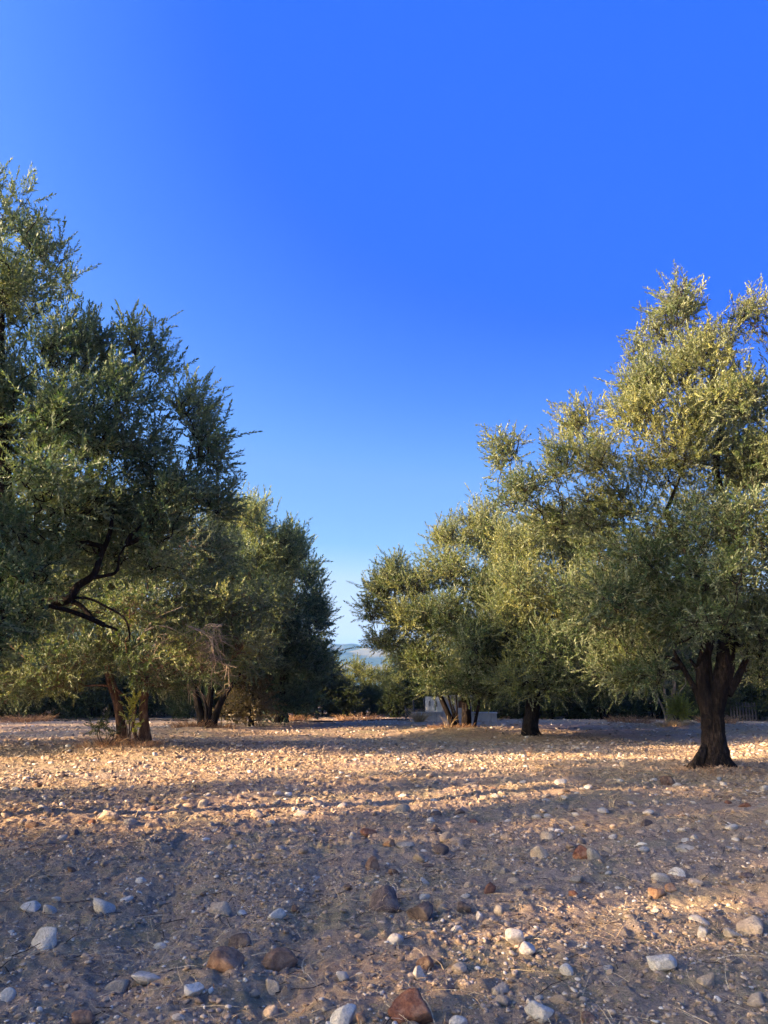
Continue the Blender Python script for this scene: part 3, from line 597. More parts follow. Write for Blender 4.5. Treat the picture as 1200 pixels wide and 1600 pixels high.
# far right: pale bare-legged tree with a bush at its foot
R4b = px_blobs(31.5, [(1010, 1040, 50, 30, 0), (1060, 1030, 50, 36, 0), (1040, 990, 70, 40, .5), (1100, 1000, 50, 40, .5), (985, 1000, 40, 40, .5)], seed=9)
build_tree('pale_stemmed_tree', 31.5, [([(1043, 1134), (1037, 1110), (1026, 1088), (1014, 1074)], [.05, .045, .035, .02]), ([(1028, 1100), (1027, 1085), (1025, 1072)], [.025, .02, .012]), ([(1046, 1134), (1042, 1100), (1038, 1075), (1040, 1040)], [.07, .06, .05, .03]), ([(1049, 1134), (1049, 1100), (1053, 1070), (1052, 1030)], [.10, .09, .085, .05]),
    ([(1053, 1134), (1056, 1105), (1060, 1085), (1072, 1068)], [.04, .035, .03, .02])], R4b, 1.9, 32000, M['olive'], M['bark_pale'], 'small tree with several pale bare stems behind a yellow-green bush', 'tree', seed=9, tint=.35, r0=.03, tname='stem', flare=0)

def bush(name, px, py, Y, w, h, k, n, leafm, label, seed, tint=.4, broad=.5, cat='bush', group=None):
    """a leafy bush w by h metres standing on the ground"""
    p = at(px, py, Y); r = np.random.default_rng(seed); gzv = float(gz(p[0], Y)); bl = []
    for i in range(7):
        a = i*2.4; q = w*.27*math.sqrt(r.uniform(.1, 1)); bl.append([p[0]+q*math.cos(a), Y+q*math.sin(a), gzv+h*r.uniform(.32, .72), w*.26, w*.26, h*.28, r.normal(0, .08)])
    root = empty(name, (p[0], Y, gzv), label=label, cat=cat, group=group); subs = split_blobs(bl, seed, 6)
    c, P, idx = crown_mesh('foliage', subs, k, n, [leafm, M['twig']], seed, tint, .6, root, (p[0], Y, gzv), broad, .12)
    mb = MB()
    for i in range(6):
        a = i*1.1+r.uniform(0, .5); e = subs[r.integers(len(subs)), :3]; b = np.array([p[0]+.06*w*math.cos(a), Y+.06*w*math.sin(a), gzv-.05])
        mb.add(*tube(resample([b, (b+e)/2+r.normal(0, .05*w, 3), e], 8), np.linspace(.018, .006, 8)*max(1, h), 6))
    mb.build('stems', M['twig'], root, smooth=True, off=(p[0], Y, gzv)); return root
bush('yellow_green_bush', 1062, 1120, 30.8, .95, 1.05, 1.1, 7000, M['yellow'], 'bright yellow-green bush at the foot of the pale stemmed tree', 31, .6)
bush('low_bush', 165, 1150, 19.6, .95, .6, .9, 2600, M['shrub'], 'low green bush at the left foot of the two-stemmed olive tree', 32, .6, .2)
bush('sprouting_bush', 206, 1105, 19.5, .45, 1.35, 1.1, 1300, M['yellow'], 'thin light green suckers between the two leaning olive stems', 33, .5, .6)

# ------------------------------------------------------------------ the wood behind the field and rows beside it
P_OL = generic_tree('olive_tree', 7.6, 3.4, 1.9, 52000, M['olive'], M['bark_dark'], 41, low=.27, tint=.42)
P_OD = generic_tree('olive_tree', 7.2, 3.3, 1.9, 60000, M['olive_dark'], M['bark_dark'], 42, low=.10, tint=.4, multi=True)
P_SH = generic_tree('dark_shrub', 3.0, 1.7, 1.5, 26000, M['shrub'], M['bark_dark'], 43, low=.04, nb=14, multi=True, broad=.8, tint=.35)
P_YB = generic_tree('yellowing_tree', 3.8, 1.8, 1.7, 18000, M['yellowing'], M['bark_dark'], 44, low=.2, nb=10, multi=True, broad=.4, tint=.3)
def xat(px, Y): return at(px, 1070, Y)[0]
# rows left of the frame: their shadows lie across the field
first = True
for x, y, s, rz in ((-15, -3.5, 1.0, .4), (-11.2, 5.0, .8, 1.9), (-22, -8.5, 1.05, 2.2), (-13.5, 1.2, .95, 4.), (-26, -1.5, 1.1, 1.2), (-19, 17.8, 1.0, 3.), (-14.5, 20.5, .9, 5.1), (-21, 27, 1.05, 2.0), (-30, 20, 1.0, .9), (-27, 33, 1.1, 1.1)):
    place(P_OL, first, (x, y), rz, s, 'olive tree of the next rows, left of the view, whose shadow crosses the field', 'olive tree', 'olive trees beside the view'); first = False
for x, y, s, rz in ((15.5, 22, 1.0, .7), (20, 30, 1.0, 2.5)):
    place(P_OL, False, (x, y), rz, s, 'olive tree of the grove standing right of the view', 'olive tree', 'olive trees right of the view')
place(generic_tree('shade_sapling', 3.6, 1.25, 1.5, 9000, M['olive'], M['bark_dark'], 47, low=.3, nb=7), True, (-13.4, 9.3), 0.4, 1.0, 'unseen young olive added for its shadow, farther from the tall dark one', 'olive tree', 'young olives added for their shadow beside the view')  # unseen saplings added to cast a shade streak across the field
yt = [o for o in COL.objects if o.name.startswith('shade_sapling') and o.parent is None][0]
place(yt, False, (-9.6, 10.4), 2.4, 1.1, 'unseen young olive added for its shadow, just behind the tall dark one', 'olive tree', 'young olives added for their shadow beside the view')
# back wood
r = np.random.default_rng(5); first = True
backs = [(-120, 47, 1.0), (-30, 50, .95), (60, 46, .92), (150, 52, 1.0), (235, 47, .95), (330, 53, .9), (425, 50, .86), (640, 52, .62), (715, 47, .78), (790, 51, .9), (870, 46, .88), (950, 52, .95), (1030, 46, .9), (1110, 50, 1.0), (1190, 45, .95), (1280, 50, 1.0), (1150, 60, 1.0), (900, 60, 1.0), (100, 60, 1.0), (300, 62, 1.0)]
pos = ['leftmost of all, behind the left crowns', 'second from the left', 'behind the two-stemmed olive', 'behind the two-stemmed olive, right of its stems', 'left of the three-stemmed olive', 'behind the three-stemmed olive', 'right of the three-stemmed olive', 'just left of the well house', 'above the well house', 'right of the well house', 'right of the short black trunk', 'left of the pale stemmed tree', 'behind the pale stemmed tree', 'left of the thick gnarled trunk', 'right of the thick gnarled trunk', 'past the right edge', 'deeper in behind the gnarled trunk', 'deeper in, right of the short black trunk', 'deeper in, left of the leaning stems', 'deeper in behind the three black stems']
for (px, Y, s), ps in zip(backs, pos):
    place(P_OD, first, (xat(px, Y), Y), r.uniform(0, 6.28), s, 'shaded tree in the wood behind the field, '+ps, 'tree', 'trees of the wood behind the field', name='background_tree' if first else None); first = False
first = True; hx = np.linspace(-60, 1260, 34)
lands = [(0, 'at the left edge of the field'), (120, 'left of the two leaning stems'), (200, 'behind the two leaning stems'), (270, 'between the two-stemmed and three-stemmed olives'), (330, 'behind the three black stems'), (400, 'right of the three black stems'), (470, 'under the dark bluish olive'), (550, 'below the gap to the hills'), (620, 'left of the well house'), (700, 'behind the well house'), (790, 'left of the short black trunk'), (860, 'right of the short black trunk'), (960, 'left of the pale stems'), (1050, 'behind the pale stems'), (1110, 'behind the thick gnarled trunk'), (1200, 'at the right edge of the field')]
used = {}
for i, px in enumerate(hx):
    Y = (40.2 if i % 2 else 42.6)+r.uniform(-.8, .8); s = r.uniform(.75, 1.12)
    if 500 < px < 640: s *= .62
    if 640 < px < 780: Y += 1.5
    lab = min(lands, key=lambda t: abs(t[0]-px))[1]; used[lab] = used.get(lab, 0)+1; o_ = ['', 'the second, ', 'the third, ', 'the fourth, ', 'the fifth, '][used[lab]-1]
    sz = 'tall' if s > .98 else 'low' if s < .82 else 'middling'
    place(P_SH, first, (xat(px, Y), Y), r.uniform(0, 6.28), (s*1.1, s*1.1, s), f'{o_}{sz} dark shrub {lab}', 'shrub', 'dark shrubs along the far edge of the field'); first = False
first = True
for px, Y, s, lab in ((548, 47, .85, 'tallest yellowing tree in the gap below the blue hill'), (520, 44.5, .66, 'yellowing tree left of the tallest one in the gap, touching the dark olive'), (590, 45.5, .75, 'yellowing tree right of the tallest one, left of the well house'), (617, 43.4, .6, 'yellowing tree nearest the left side of the well house'), (385, 43.5, .62, 'yellowing tree seen through the three black stems'), (905, 44, .7, 'yellowing tree right of the short black trunk')):
    place(P_YB, first, (xat(px, Y), Y), r.uniform(0, 6.28), s, lab, 'tree', 'yellowing small trees beyond the hedge'); first = False
first = True
place(P_OL, False, (3, 85), 1.0, .95, 'far olive tree low in the gap before the blue hills', 'olive tree', 'far olive trees')
place(P_OL, False, (-9, 90), 3.0, 1., 'far olive tree left of the gap, behind the dark bluish olive', 'olive tree', 'far olive trees')
# ------------------------------------------------------------------ the concrete well house
def well_house():
    Y = 36.0; bp = at(712, 1128, Y); X0 = bp[0]; z0 = float(gz(X0, Y, False))-.05; s = 1/ppm(Y)
    root = empty('well_house', (X0, Y, z0), label='small flat-roofed concrete well house with low side tanks beyond the olive stems', cat='well house')
    root.rotation_euler = (0, 0, radians(-7))
    def part(nm, m, boxes, bev=.015):
        mb = MB()
        for b in boxes: mb.add(*box(*b, bev))
        return mb.build(nm, m, root)
    # main block: front face towards the camera
    part('wall', M['concrete'], [(.05, .55, .58, 1.30, 1.1, 1.16)])
    part('roof', M['concrete'], [(.05, .53, 1.19, 1.46, 1.26, .06)])
    # whitewashed wing, angled to face the sun, with two arched niches
    a0 = np.array([-1.42, .78]); a1 = np.array([-.62, .16]); d = (a1-a0); L = np.linalg.norm(d); d /= L; nrm = np.array([-d[1], d[0]])*-1
    H0, H1 = .40, 1.17
    import bmesh
    bm = bmesh.new(); hol = [(.27*L/1.0, .86, .055, .13), (.66*L, .86, .06, .15)]
    # wall as a grid with holes cut by leaving cells out
    nu, nv = 40, 34; us = np.linspace(0, L, nu+1); vs = np.linspace(H0, H1, nv+1); th = .14
    def inside(u, v): return any(((u-hu)/hw)**2+((v-hv)/hh)**2 < 1 if v > hv else abs(u-hu) < hw and v > hv-hh*.9 for hu, hv, hw, hh in hol)
    vt = {}
    def vv(i, j, k):
        if (i, j, k) not in vt:
            q = a0+d*us[i]-nrm*(th*k); vt[(i, j, k)] = bm.verts.new((q[0], q[1], vs[j]-.0*us[i]))
        return vt[(i, j, k)]
    cell = {(i, j): not inside((us[i]+us[i+1])/2, (vs[j]+vs[j+1])/2) for i in range(nu) for j in range(nv)}
    for (i, j), full in cell.items():
        if not full: continue
        bm.faces.new([vv(i, j, 0), vv(i+1, j, 0), vv(i+1, j+1, 0), vv(i, j+1, 0)]); bm.faces.new([vv(i, j, 1), vv(i, j+1, 1), vv(i+1, j+1, 1), vv(i+1, j, 1)])
        for (di, dj, e) in ((-1, 0, ((0, 0), (0, 1))), (1, 0, ((1, 1), (1, 0))), (0, -1, ((1, 0), (0, 0))), (0, 1, ((0, 1), (1, 1)))):
            if not cell.get((i+di, j+dj), False):
                (p, q), (p2, q2) = e; bm.faces.new([vv(i+p, j+q, 0), vv(i+p2, j+q2, 0), vv(i+p2, j+q2, 1), vv(i+p, j+q, 1)])
    bmesh.ops.recalc_face_normals(bm, faces=bm.faces); me = bpy.data.meshes.new('wing_wall'); bm.to_mesh(me); bm.free(); wing = link('wing_wall', me, M['whitewash'], root)
    for idx_, (hu, hv, hw, hh) in enumerate(hol):
        q = a0+d*hu-nrm*(th*.8); mb = MB(); ang = math.atan2(d[1], d[0]); V, Fq = box(0, 0, hv, hw*2.6, .03, hh*2.4); V = np.array(V)
        Vr = np.stack([q[0]+V[:, 0]*math.cos(ang)-V[:, 1]*math.sin(ang), q[1]+V[:, 0]*math.sin(ang)+V[:, 1]*math.cos(ang), V[:, 2]], 1)
        mb.add(Vr, Fq); o = mb.build('niche', M['void'] if idx_ == 0 else M['rustmetal'], wing)
        o['label'] = 'dark arched niche' if idx_ == 0 else 'rusty red arched niche'
    # low tank on the left and on the right with coping
    part('tank_wall', M['concrete'], [(-1.28, .07, .22, 1.34, .16, .46), (-1.90, .55, .22, .14, .8, .46)])
    part('coping', M['concrete'], [(-1.30, .07, .475, 1.42, .24, .05)])
    part('tank_wall', M['concrete'], [(1.28, .35, .22, 1.14, .5, .44)])
    part('coping', M['concrete'], [(1.28, .34, .465, 1.20, .58, .05)])
    part('hatch', M['rustmetal'], [(.28, -.012, .86, .30, .02, .34)])
well_house()

# posts and rail left of the well house, a dry stump plant
def fence():
    Y = 37.2; p = at(642, 1126, Y); z = float(gz(p[0], Y, False))
    root = empty('broken_fence', (p[0], Y, z), label='broken low wooden fence with grey posts left of the well house', cat='fence')
    for i, (x, h) in enumerate(((-.25, .62), (.12, .95), (.62, 1.0))):
        mb = MB(); P = resample([(x, 0, -.1), (x+.02, 0, h*.5), (x-.01, .01, h)], 8); mb.add(*tube(P, np.full(8, .045), 8, gnarl=.12, seed=i)); mb.build('post', M['wood'], root, smooth=True)
    mb = MB(); mb.add(*box(.18, -.06, .50, .98, .03, .08)); mb.build('rail', M['wood'], root)
fence()
def slat_fence():
    Y = 38.5; x0 = xat(1138, Y); x1 = xat(1176, Y); z = float(gz(x0, Y, False))
    root = empty('slatted_fence', (x0, Y, z), label='short grey slatted fence in the shade right of the thick gnarled trunk', cat='fence')
    rr_ = np.random.default_rng(3); n = 9
    for i in range(n):
        mb = MB(); x = (x1-x0)*i/(n-1); mb.add(*box(x, 0, .42+rr_.normal(0, .02), .07, .02, .95)); mb.build('slat', M['wood'], root)
    for h in (.25, .7):
        mb = MB(); mb.add(*box((x1-x0)/2, .035, h, (x1-x0)+.1, .04, .06)); mb.build('rail', M['wood'], root)
slat_fence()
def pipe(xa, xb, Y, label, seed):
    r = np.random.default_rng(seed); xs = np.linspace(xa, xb, 40); ys = Y+.15*np.sin(xs*.6+seed)+r.normal(0, .01, 40)
    P = np.stack([xs, ys, gz(xs, ys, False)+.035+.012*np.sin(xs*1.7)], 1); P[0, 2] -= .02; mb = MB(); mb.add(*tube(resample(P, 120), np.full(120, .035), 10))
    o = mb.build('irrigation_pipe', M['pipe'], None, smooth=True); tag(o, label, 'pipe', 'black irrigation pipes')
pipe(xat(395, 36.5), xat(640, 36.8), 36.6, 'black irrigation pipe lying along the field edge left of the well house', 1)
pipe(xat(60, 37), xat(300, 37), 37.0, 'black irrigation pipe lying along the field edge behind the leaning stems', 2)

# dead hanging twigs on the left olive's right side, as a part of that tree
M['deadw'] = bark_mat('bleached_dead_twig', (0.26, 0.19, 0.13), (0.40, 0.31, 0.22), (0.52, 0.42, 0.31))
def dead_twigs():
    r = np.random.default_rng(77); mb = MB(); off = np.array(L2.location)
    arm = np.array([at(x, y, YL2-1.9) for x, y in ((215, 1000), (235, 982), (262, 980), (300, 1000))])
    mb.add(*tube(resample(arm, 16), np.linspace(.035, .012, 16), 7, gnarl=.1)); arm2 = np.array([at(x, y, YL2-1.9) for x, y in ((222, 990), (245, 965), (285, 948))])
    mb.add(*tube(resample(arm2, 14), np.linspace(.022, .008, 14), 6))
    for g in range(22):
        a = at(r.uniform(262, 352), r.uniform(960, 1040), YL2-1.9+r.normal(0, .5)); dx = r.normal(.15, .45)
        e = a+np.array([dx, r.normal(0, .3), -r.uniform(.35, 1.0)]); mid = (a+e)/2+np.array([dx*.25, 0, .18])
        P = resample([a, mid, e], 9); mb.add(*tube(P, np.linspace(.011, .004, 9), 4))
        n = 16; i = r.integers(1, 9, n); b = P[i]; q = b+np.stack([r.normal(0, .22, n), r.normal(0, .2, n), -r.uniform(-.05, .38, n)], 1)
        mb.add(*twigs(b, (b+q)/2+r.normal(0, .03, (n, 3)), q, .0055, .003))
    mb.build('dead_twigs', M['deadw'], L2, smooth=True, off=off)
dead_twigs()

# ------------------------------------------------------------------ stones
def ico(sub):
    t = (1+5**.5)/2; V = [(-1, t, 0), (1, t, 0), (-1, -t, 0), (1, -t, 0), (0, -1, t), (0, 1, t), (0, -1, -t), (0, 1, -t), (t, 0, -1), (t, 0, 1), (-t, 0, -1), (-t, 0, 1)]
    Fc = [(0, 11, 5), (0, 5, 1), (0, 1, 7), (0, 7, 10), (0, 10, 11), (1, 5, 9), (5, 11, 4), (11, 10, 2), (10, 7, 6), (7, 1, 8), (3, 9, 4), (3, 4, 2), (3, 2, 6), (3, 6, 8), (3, 8, 9), (4, 9, 5), (2, 4, 11), (6, 2, 10), (8, 6, 7), (9, 8, 1)]
    V = [np.array(v)/np.linalg.norm(v) for v in V]
    for _ in range(sub):
        c = {}; F2 = []
        def m(a, b):
            k = (min(a, b), max(a, b))
            if k not in c: V.append(unit(V[a]+V[b])); c[k] = len(V)-1
            return c[k]
        for a, b, d in Fc:
            x, y, z = m(a, b), m(b, d), m(d, a); F2 += [(a, x, z), (b, y, x), (d, z, y), (x, y, z)]
        Fc = F2
    return np.array(V), np.array(Fc)
ICO = {s: ico(s) for s in (0, 1, 2, 3, 4)}
def rock(seed, sub=3, sharp=0.8, rough=.05, npl=11):
    r = np.random.default_rng(seed); D, Fc = ICO[sub]; Nn = unit(r.normal(size=(npl, 3))); h = r.uniform(.62, .95, npl)
    q = np.clip(D@Nn.T, .05, None); R = h/q; R = -np.log(np.exp(-R*9*sharp).sum(1)+1e-9)/(9*sharp); R = np.clip(R, .3, 1.25)
    R += rough*noise(D[:, 0]*2+seed, D[:, 1]*2, D[:, 2]*2, seed)+rough*.5*noise(D[:, 0]*6+seed, D[:, 1]*6, D[:, 2]*6, seed+1)+rough*.25*noise(D[:, 0]*14, D[:, 1]*14, D[:, 2]*14+seed, seed+2)
    V = D*R[:, None]; lo, hi = V.min(0), V.max(0); V = (V-(lo+hi)/2)/((hi-lo)/2); return V, Fc
# the stones one can point at: px, py (centre), width px, height px, material, angular?, label, short name used to find its neighbours
NS = [(67, 1467, 42, 38, 'white', 1, 'large pale grey angular block near the left edge, the biggest white stone there', 'big white block at left'),
 (47, 1416, 28, 15, 'white', 1, 'flat white slab on the far left above the big white block', 'flat white slab at left'),
 (350, 1502, 60, 44, 'brown', 0, 'big rounded reddish-brown rock, left of the brown brick-shaped one', 'rounded reddish-brown rock'),
 (375, 1470, 38, 30, 'dark', 0, 'dark brown rock touching the back of the rounded reddish-brown rock', 'dark rock behind the reddish-brown one'),
 (437, 1496, 56, 32, 'brown', 1, 'brick-shaped brown rock right of the rounded reddish-brown rock', 'brick-shaped brown rock'),
 (303, 1549, 30, 19, 'white', 1, 'white block low in the picture below the rounded reddish-brown rock', 'white block below the reddish-brown rock'),
 (233, 1525, 52, 22, 'white', 0, 'long flat white stone half sunk in soil in the lower left', 'long sunken white stone'),
 (250, 1477, 22, 13, 'white', 0, 'narrow white finger-shaped stone up-left of the reddish-brown rock', 'white finger-shaped stone'),
 (220, 1376, 17, 12, 'white', 1, 'small bright white cube-like stone in the left middle shade', 'small white cube-like stone'),
 (198, 1404, 19, 11, 'white', 0, 'small flat white stone just below the small white cube-like stone', 'small flat white stone'),
 (345, 1422, 32, 20, 'tan', 0, 'cream stone with brown left side in the centre-left of the ground', 'cream and brown stone'),
 (432, 1427, 29, 16, 'white', 0, 'whitish oval stone above the brick-shaped brown rock', 'whitish oval stone'),
 (379, 1427, 17, 12, 'white', 0, 'pale round stone between the cream one and the whitish oval', 'pale round stone'),
 (536, 1585, 42, 38, 'white', 1, 'pointed cream stone at the bottom edge near the picture middle', 'pointed cream stone at the bottom'),
 (565, 1591, 18, 22, 'orange', 0, 'small orange stone at the bottom edge beside the pointed cream stone', 'small orange stone at the bottom'),
 (425, 1545, 25, 21, 'tan', 1, 'squarish tan stone below the brick-shaped brown rock', 'squarish tan stone'),
 (422, 1582, 27, 25, 'tan', 0, 'rounded tan stone at the bottom, below the squarish tan stone', 'rounded tan stone at the bottom'),
 (642, 1574, 72, 52, 'rust', 1, 'largest rust-red rock, at the bottom edge just right of the middle', 'big rust-red rock'),
 (603, 1400, 52, 46, 'dark', 1, 'large dark grey-brown rock in the middle of the ground', 'large dark middle rock'),
 (656, 1425, 42, 34, 'dark', 1, 'dark purplish peaked rock right of the large dark middle rock', 'purplish peaked rock'),
 (582, 1346, 23, 24, 'brown', 1, 'small upright brown rock where the sunlit band ends', 'small upright brown rock'),
 (576, 1300, 27, 14, 'rust', 0, 'reddish stone on the sunlit band above the small upright brown rock', 'reddish sunlit stone'),
 (170, 1275, 32, 16, 'tan', 1, 'tilted tan slab on the edge of sunlight at left', 'tilted tan slab'),
 (317, 1254, 15, 16, 'grey', 1, 'grey upright stone in the sunlit band left of middle', 'grey upright sunlit stone'),
 (402, 1272, 22, 14, 'tan', 1, 'tan angular stone in the sunlit band near its middle', 'tan angular sunlit stone'),
 (495, 1257, 18, 12, 'tan', 0, 'lone tan stone on the upper sunlit band above the reddish stone', 'lone tan sunlit stone'),
 (805, 1466, 30, 25, 'white', 0, 'round white stone right of centre, largest of the white pair', 'round white stone'),
 (824, 1480, 27, 18, 'white', 0, 'speckled whitish stone just below right of the round white stone', 'speckled whitish stone'),
 (843, 1580, 46, 28, 'white', 1, 'wide pale block at the bottom right of the middle', 'wide pale block at the bottom'),
 (1036, 1504, 44, 24, 'white', 1, 'bright white bone-shaped stone in the lower right', 'white bone-shaped stone'),
 (1173, 1450, 42, 30, 'tan', 0, 'big smooth greyish-tan stone near the right edge', 'smooth tan stone at right'),
 (1143, 1458, 26, 16, 'grey', 0, 'pale flat stone just left of the big smooth tan stone', 'pale flat stone at right'),
 (1099, 1463, 17, 17, 'white', 1, 'pinkish-white upright stone left of the pale flat stone', 'pinkish-white upright stone'),
 (844, 1331, 29, 29, 'tan', 0, 'round tan ball-like stone below the sunlit band at right', 'round tan ball-like stone'),
 (908, 1333, 26, 24, 'rust', 1, 'rusty half of the rock pair right of the tan ball-like stone', 'rusty stone of the pair'),
 (928, 1335, 26, 22, 'grey', 1, 'grey-green half of the rock pair, touching the rusty one', 'grey-green stone of the pair'),
 (1010, 1289, 21, 16, 'dark', 0, 'dark grey rounded stone below the shade edge at right', 'dark grey rounded stone'),
 (1072, 1323, 36, 15, 'grey', 1, 'long flat grey stone in the right middle', 'long flat grey stone'),
 (1056, 1356, 24, 17, 'white', 1, 'white block below the long flat grey stone', 'white block at right middle'),
 (1028, 1392, 26, 17, 'orange', 1, 'orange-tan stone, leftmost of a short row at right', 'orange-tan stone of the row'),
 (1048, 1387, 20, 12, 'orange', 0, 'small orange stone second in the short row at right', 'second stone of the row'),
 (1086, 1381, 24, 12, 'tan', 0, 'pinkish tan stone ending the short row at right', 'last stone of the row'),
 (725, 1415, 23, 18, 'dark', 1, 'compact dark brown stone right of the purplish peaked rock', 'compact dark brown stone'),
 (746, 1430, 17, 15, 'white', 0, 'pale little stone right below the compact dark brown stone', 'pale little stone'),
 (716, 1451, 23, 13, 'white', 0, 'bluish-white flat stone below the compact dark brown stone', 'bluish-white flat stone'),
 (618, 1463, 27, 17, 'white', 0, 'whitish stone below the large dark middle rock', 'whitish stone below the dark rock'),
 (655, 1521, 22, 30, 'white', 1, 'tall narrow whitish stone above the big rust-red rock', 'narrow whitish stone'),
 (664, 1503, 28, 24, 'brown', 1, 'brown stone leaning behind the tall narrow whitish stone', 'brown leaning stone'),
 (782, 1546, 29, 20, 'grey', 0, 'pale grey stone, upper of two stacked ones at lower right of middle', 'upper pale grey stone'),
 (784, 1563, 28, 18, 'tan', 0, 'pale tan stone, lower of two stacked ones at lower right of middle', 'lower pale tan stone'),
 (885, 1515, 22, 20, 'white', 1, 'pale angular stone between the round white and bone-shaped stones', 'pale angular stone'),
 (717, 1510, 26, 14, 'tan', 0, 'cream flat stone right of the brown leaning stone', 'cream flat stone'),
 (716, 1596, 30, 18, 'white', 0, 'pale stone cut by the bottom edge right of the big rust-red rock', 'pale stone at the bottom edge'),
 (1166, 1368, 26, 11, 'dark', 0, 'dark flat stone on the small sunlit patch at the right edge', 'dark flat stone at right edge'),
 (855, 1303, 21, 17, 'tan', 1, 'pinkish stone lit by sun above the tan ball-like stone', 'pinkish sunlit stone'),
 (634, 1319, 30, 12, 'grey', 0, 'long bluish-grey flat stone in the shade streak, middle', 'long bluish-grey stone'),
 (608, 1317, 20, 16, 'orange', 1, 'orange-brown stone left of the long bluish-grey flat stone', 'orange-brown stone'),
 (1043, 1219, 26, 18, 'brown', 1, 'brown rock in sunlight left of the thick gnarled trunk', 'brown rock by the gnarled trunk'),
 (976, 1192, 17, 14, 'tan', 1, 'cream boulder on the sunlit strip left of the gnarled trunk', 'cream boulder'),
 (920, 1590, 26, 18, 'brown', 0, 'brown rounded clod-like stone at the bottom right of middle', 'brown rounded bottom stone'),
 (1180, 1560, 30, 20, 'tan', 0, 'tan stone low at the right edge', 'tan stone low at right'),
 (12, 1556, 24, 26, 'white', 1, 'white stone cut by the left edge near the bottom', 'white stone at the left edge'),
 (130, 1590, 36, 24, 'brown', 0, 'dull brown stone in the bottom left corner', 'dull brown corner stone'),
 (1102, 1530, 30, 22, 'tan', 1, 'tan stone right below the white bone-shaped stone', 'tan stone under the bone-shaped one')]
FOOT = []
def stone(px, py, w, h, m, ang, label, seed, sub=4, short=None):
    p = ground_at(px, py+h*.30); s = 1/(F/np.hypot(p[1]*math.cos(PITCH)-(CAMZ-p[2])*math.sin(PITCH), 0)); W_ = w*s; Hh = h*s
    V, Fc = rock(seed, sub, 1.0 if ang else .55, .06 if ang else .04, 10 if ang else 16); r = np.random.default_rng(seed)
    vis = Hh*(0.80 if h/w > .45 else 0.62); dims = np.array([W_/2, W_/2*r.uniform(.7, .95), vis*.74]); V = V*dims
    a = r.uniform(-.35, .35); c, s_ = math.cos(a), math.sin(a); V = np.stack([V[:, 0], V[:, 1]*c-V[:, 2]*s_, V[:, 1]*s_+V[:, 2]*c], 1)
    zt = float(gz(p[0], p[1], True)); me = np_mesh('stone', V, Fc, not ang); 
    if ang: me.polygons.foreach_set('use_smooth', np.ones(len(Fc), bool))
    o = link('stone', me, M[m]); o.location = (p[0], p[1], zt+dims[2]*.22); tag(o, label, 'stone', 'larger stones on the ground'); FOOT.append((p[0], p[1], W_/2*.9, short)); return o
for i, q in enumerate(NS): stone(*q[:6], q[6], 900+i, short=q[7])
# the next 230 or so, in view, each its own object from a dozen shapes
def field_points(n, y0, y1, seed, power=1.0, slope=.47):
    r = np.random.default_rng(seed); u = r.uniform(0, 1, n)**power; y = y0+(y1-y0)*u; x = r.uniform(-1, 1, n)*(y*slope+.4); return x, y
def proto_meshes():
    out = {}
    for kcol in ('white', 'tan', 'grey', 'brown', 'rust', 'dark'):
        for j in range(4):
            V, Fc = rock(2000+j*13+len(kcol)*7, 2, [1.0, .6, .9, .5][j], .07, 11); me = np_mesh('stone', V*np.array([1, [.8, .7, .9, .85][j], [.6, .45, .75, .5][j]]), Fc, True); me.materials.append(M[kcol]); out[(kcol, j)] = me
    return out
def more_stones():
    r = np.random.default_rng(55); pm = proto_meshes(); cnt = 0; seen = {}; L = [f for f in FOOT]
    xs, ys = field_points(900, 3.9, 13.5, 56, 0.75); tries = []
    for x, y in zip(xs, ys):
        if cnt >= 232: break
        rad = min(0.016+0.011*r.gamma(2.2, .9)+.0018*y, .10)
        if any((x-a)**2+(y-b)**2 < (rad+c)**2 for a, b, c, _ in FOOT): continue
        FOOT.append((x, y, rad, None)); cnt += 1
        kc = r.choice(['white', 'tan', 'grey', 'brown', 'rust', 'dark'], p=[.40, .25, .18, .09, .03, .05]); j = r.integers(4)
        o = bpy.data.objects.new('stone', pm[(kc, j)]); COL.objects.link(o); sc = rad*r.uniform(.9, 1.15); o.scale = (sc, sc*r.uniform(.8, 1.1), sc*r.uniform(.8, 1.15))
        o.rotation_euler = (r.normal(0, .18), r.normal(0, .18), r.uniform(0, 6.28)); o.location = (x, y, float(gz(x, y))+sc*.14)
        a, b, c, nm = min(L, key=lambda t: (t[0]-x)**2+((t[1]-y)*.7)**2)
        dx, dy = x-a, (y-b)*.7; rel = ('right of' if dx > 0 else 'left of') if abs(dx) > abs(dy) else ('behind' if dy > 0 else 'in front of')
        size = 'small' if rad < .034+.0018*y else 'fist-sized'; shp = ['angular', 'flattish', 'blocky', 'rounded'][j]; col = {'white': 'whitish', 'tan': 'tan', 'grey': 'grey', 'brown': 'brown', 'rust': 'rusty', 'dark': 'dark'}[kc]
        tries.append([o, f'{size} {col} {shp} stone', rel, nm, math.hypot(dx, dy)])
    by = {}
    for t in tries: by.setdefault((t[1], t[2], t[3]), []).append(t)
    for k_, v in by.items():
        v.sort(key=lambda t: t[4])
        for q, t in enumerate(v):
            nth = '' if len(v) == 1 else ['nearest ', 'second nearest ', 'third nearest ', 'fourth nearest ', 'fifth nearest ', 'sixth nearest '][min(q, 5)]
            tag(t[0], f'{nth}{t[1]} {t[2]} the {t[3]}', 'stone', 'smaller stones scattered on the ground')
more_stones()
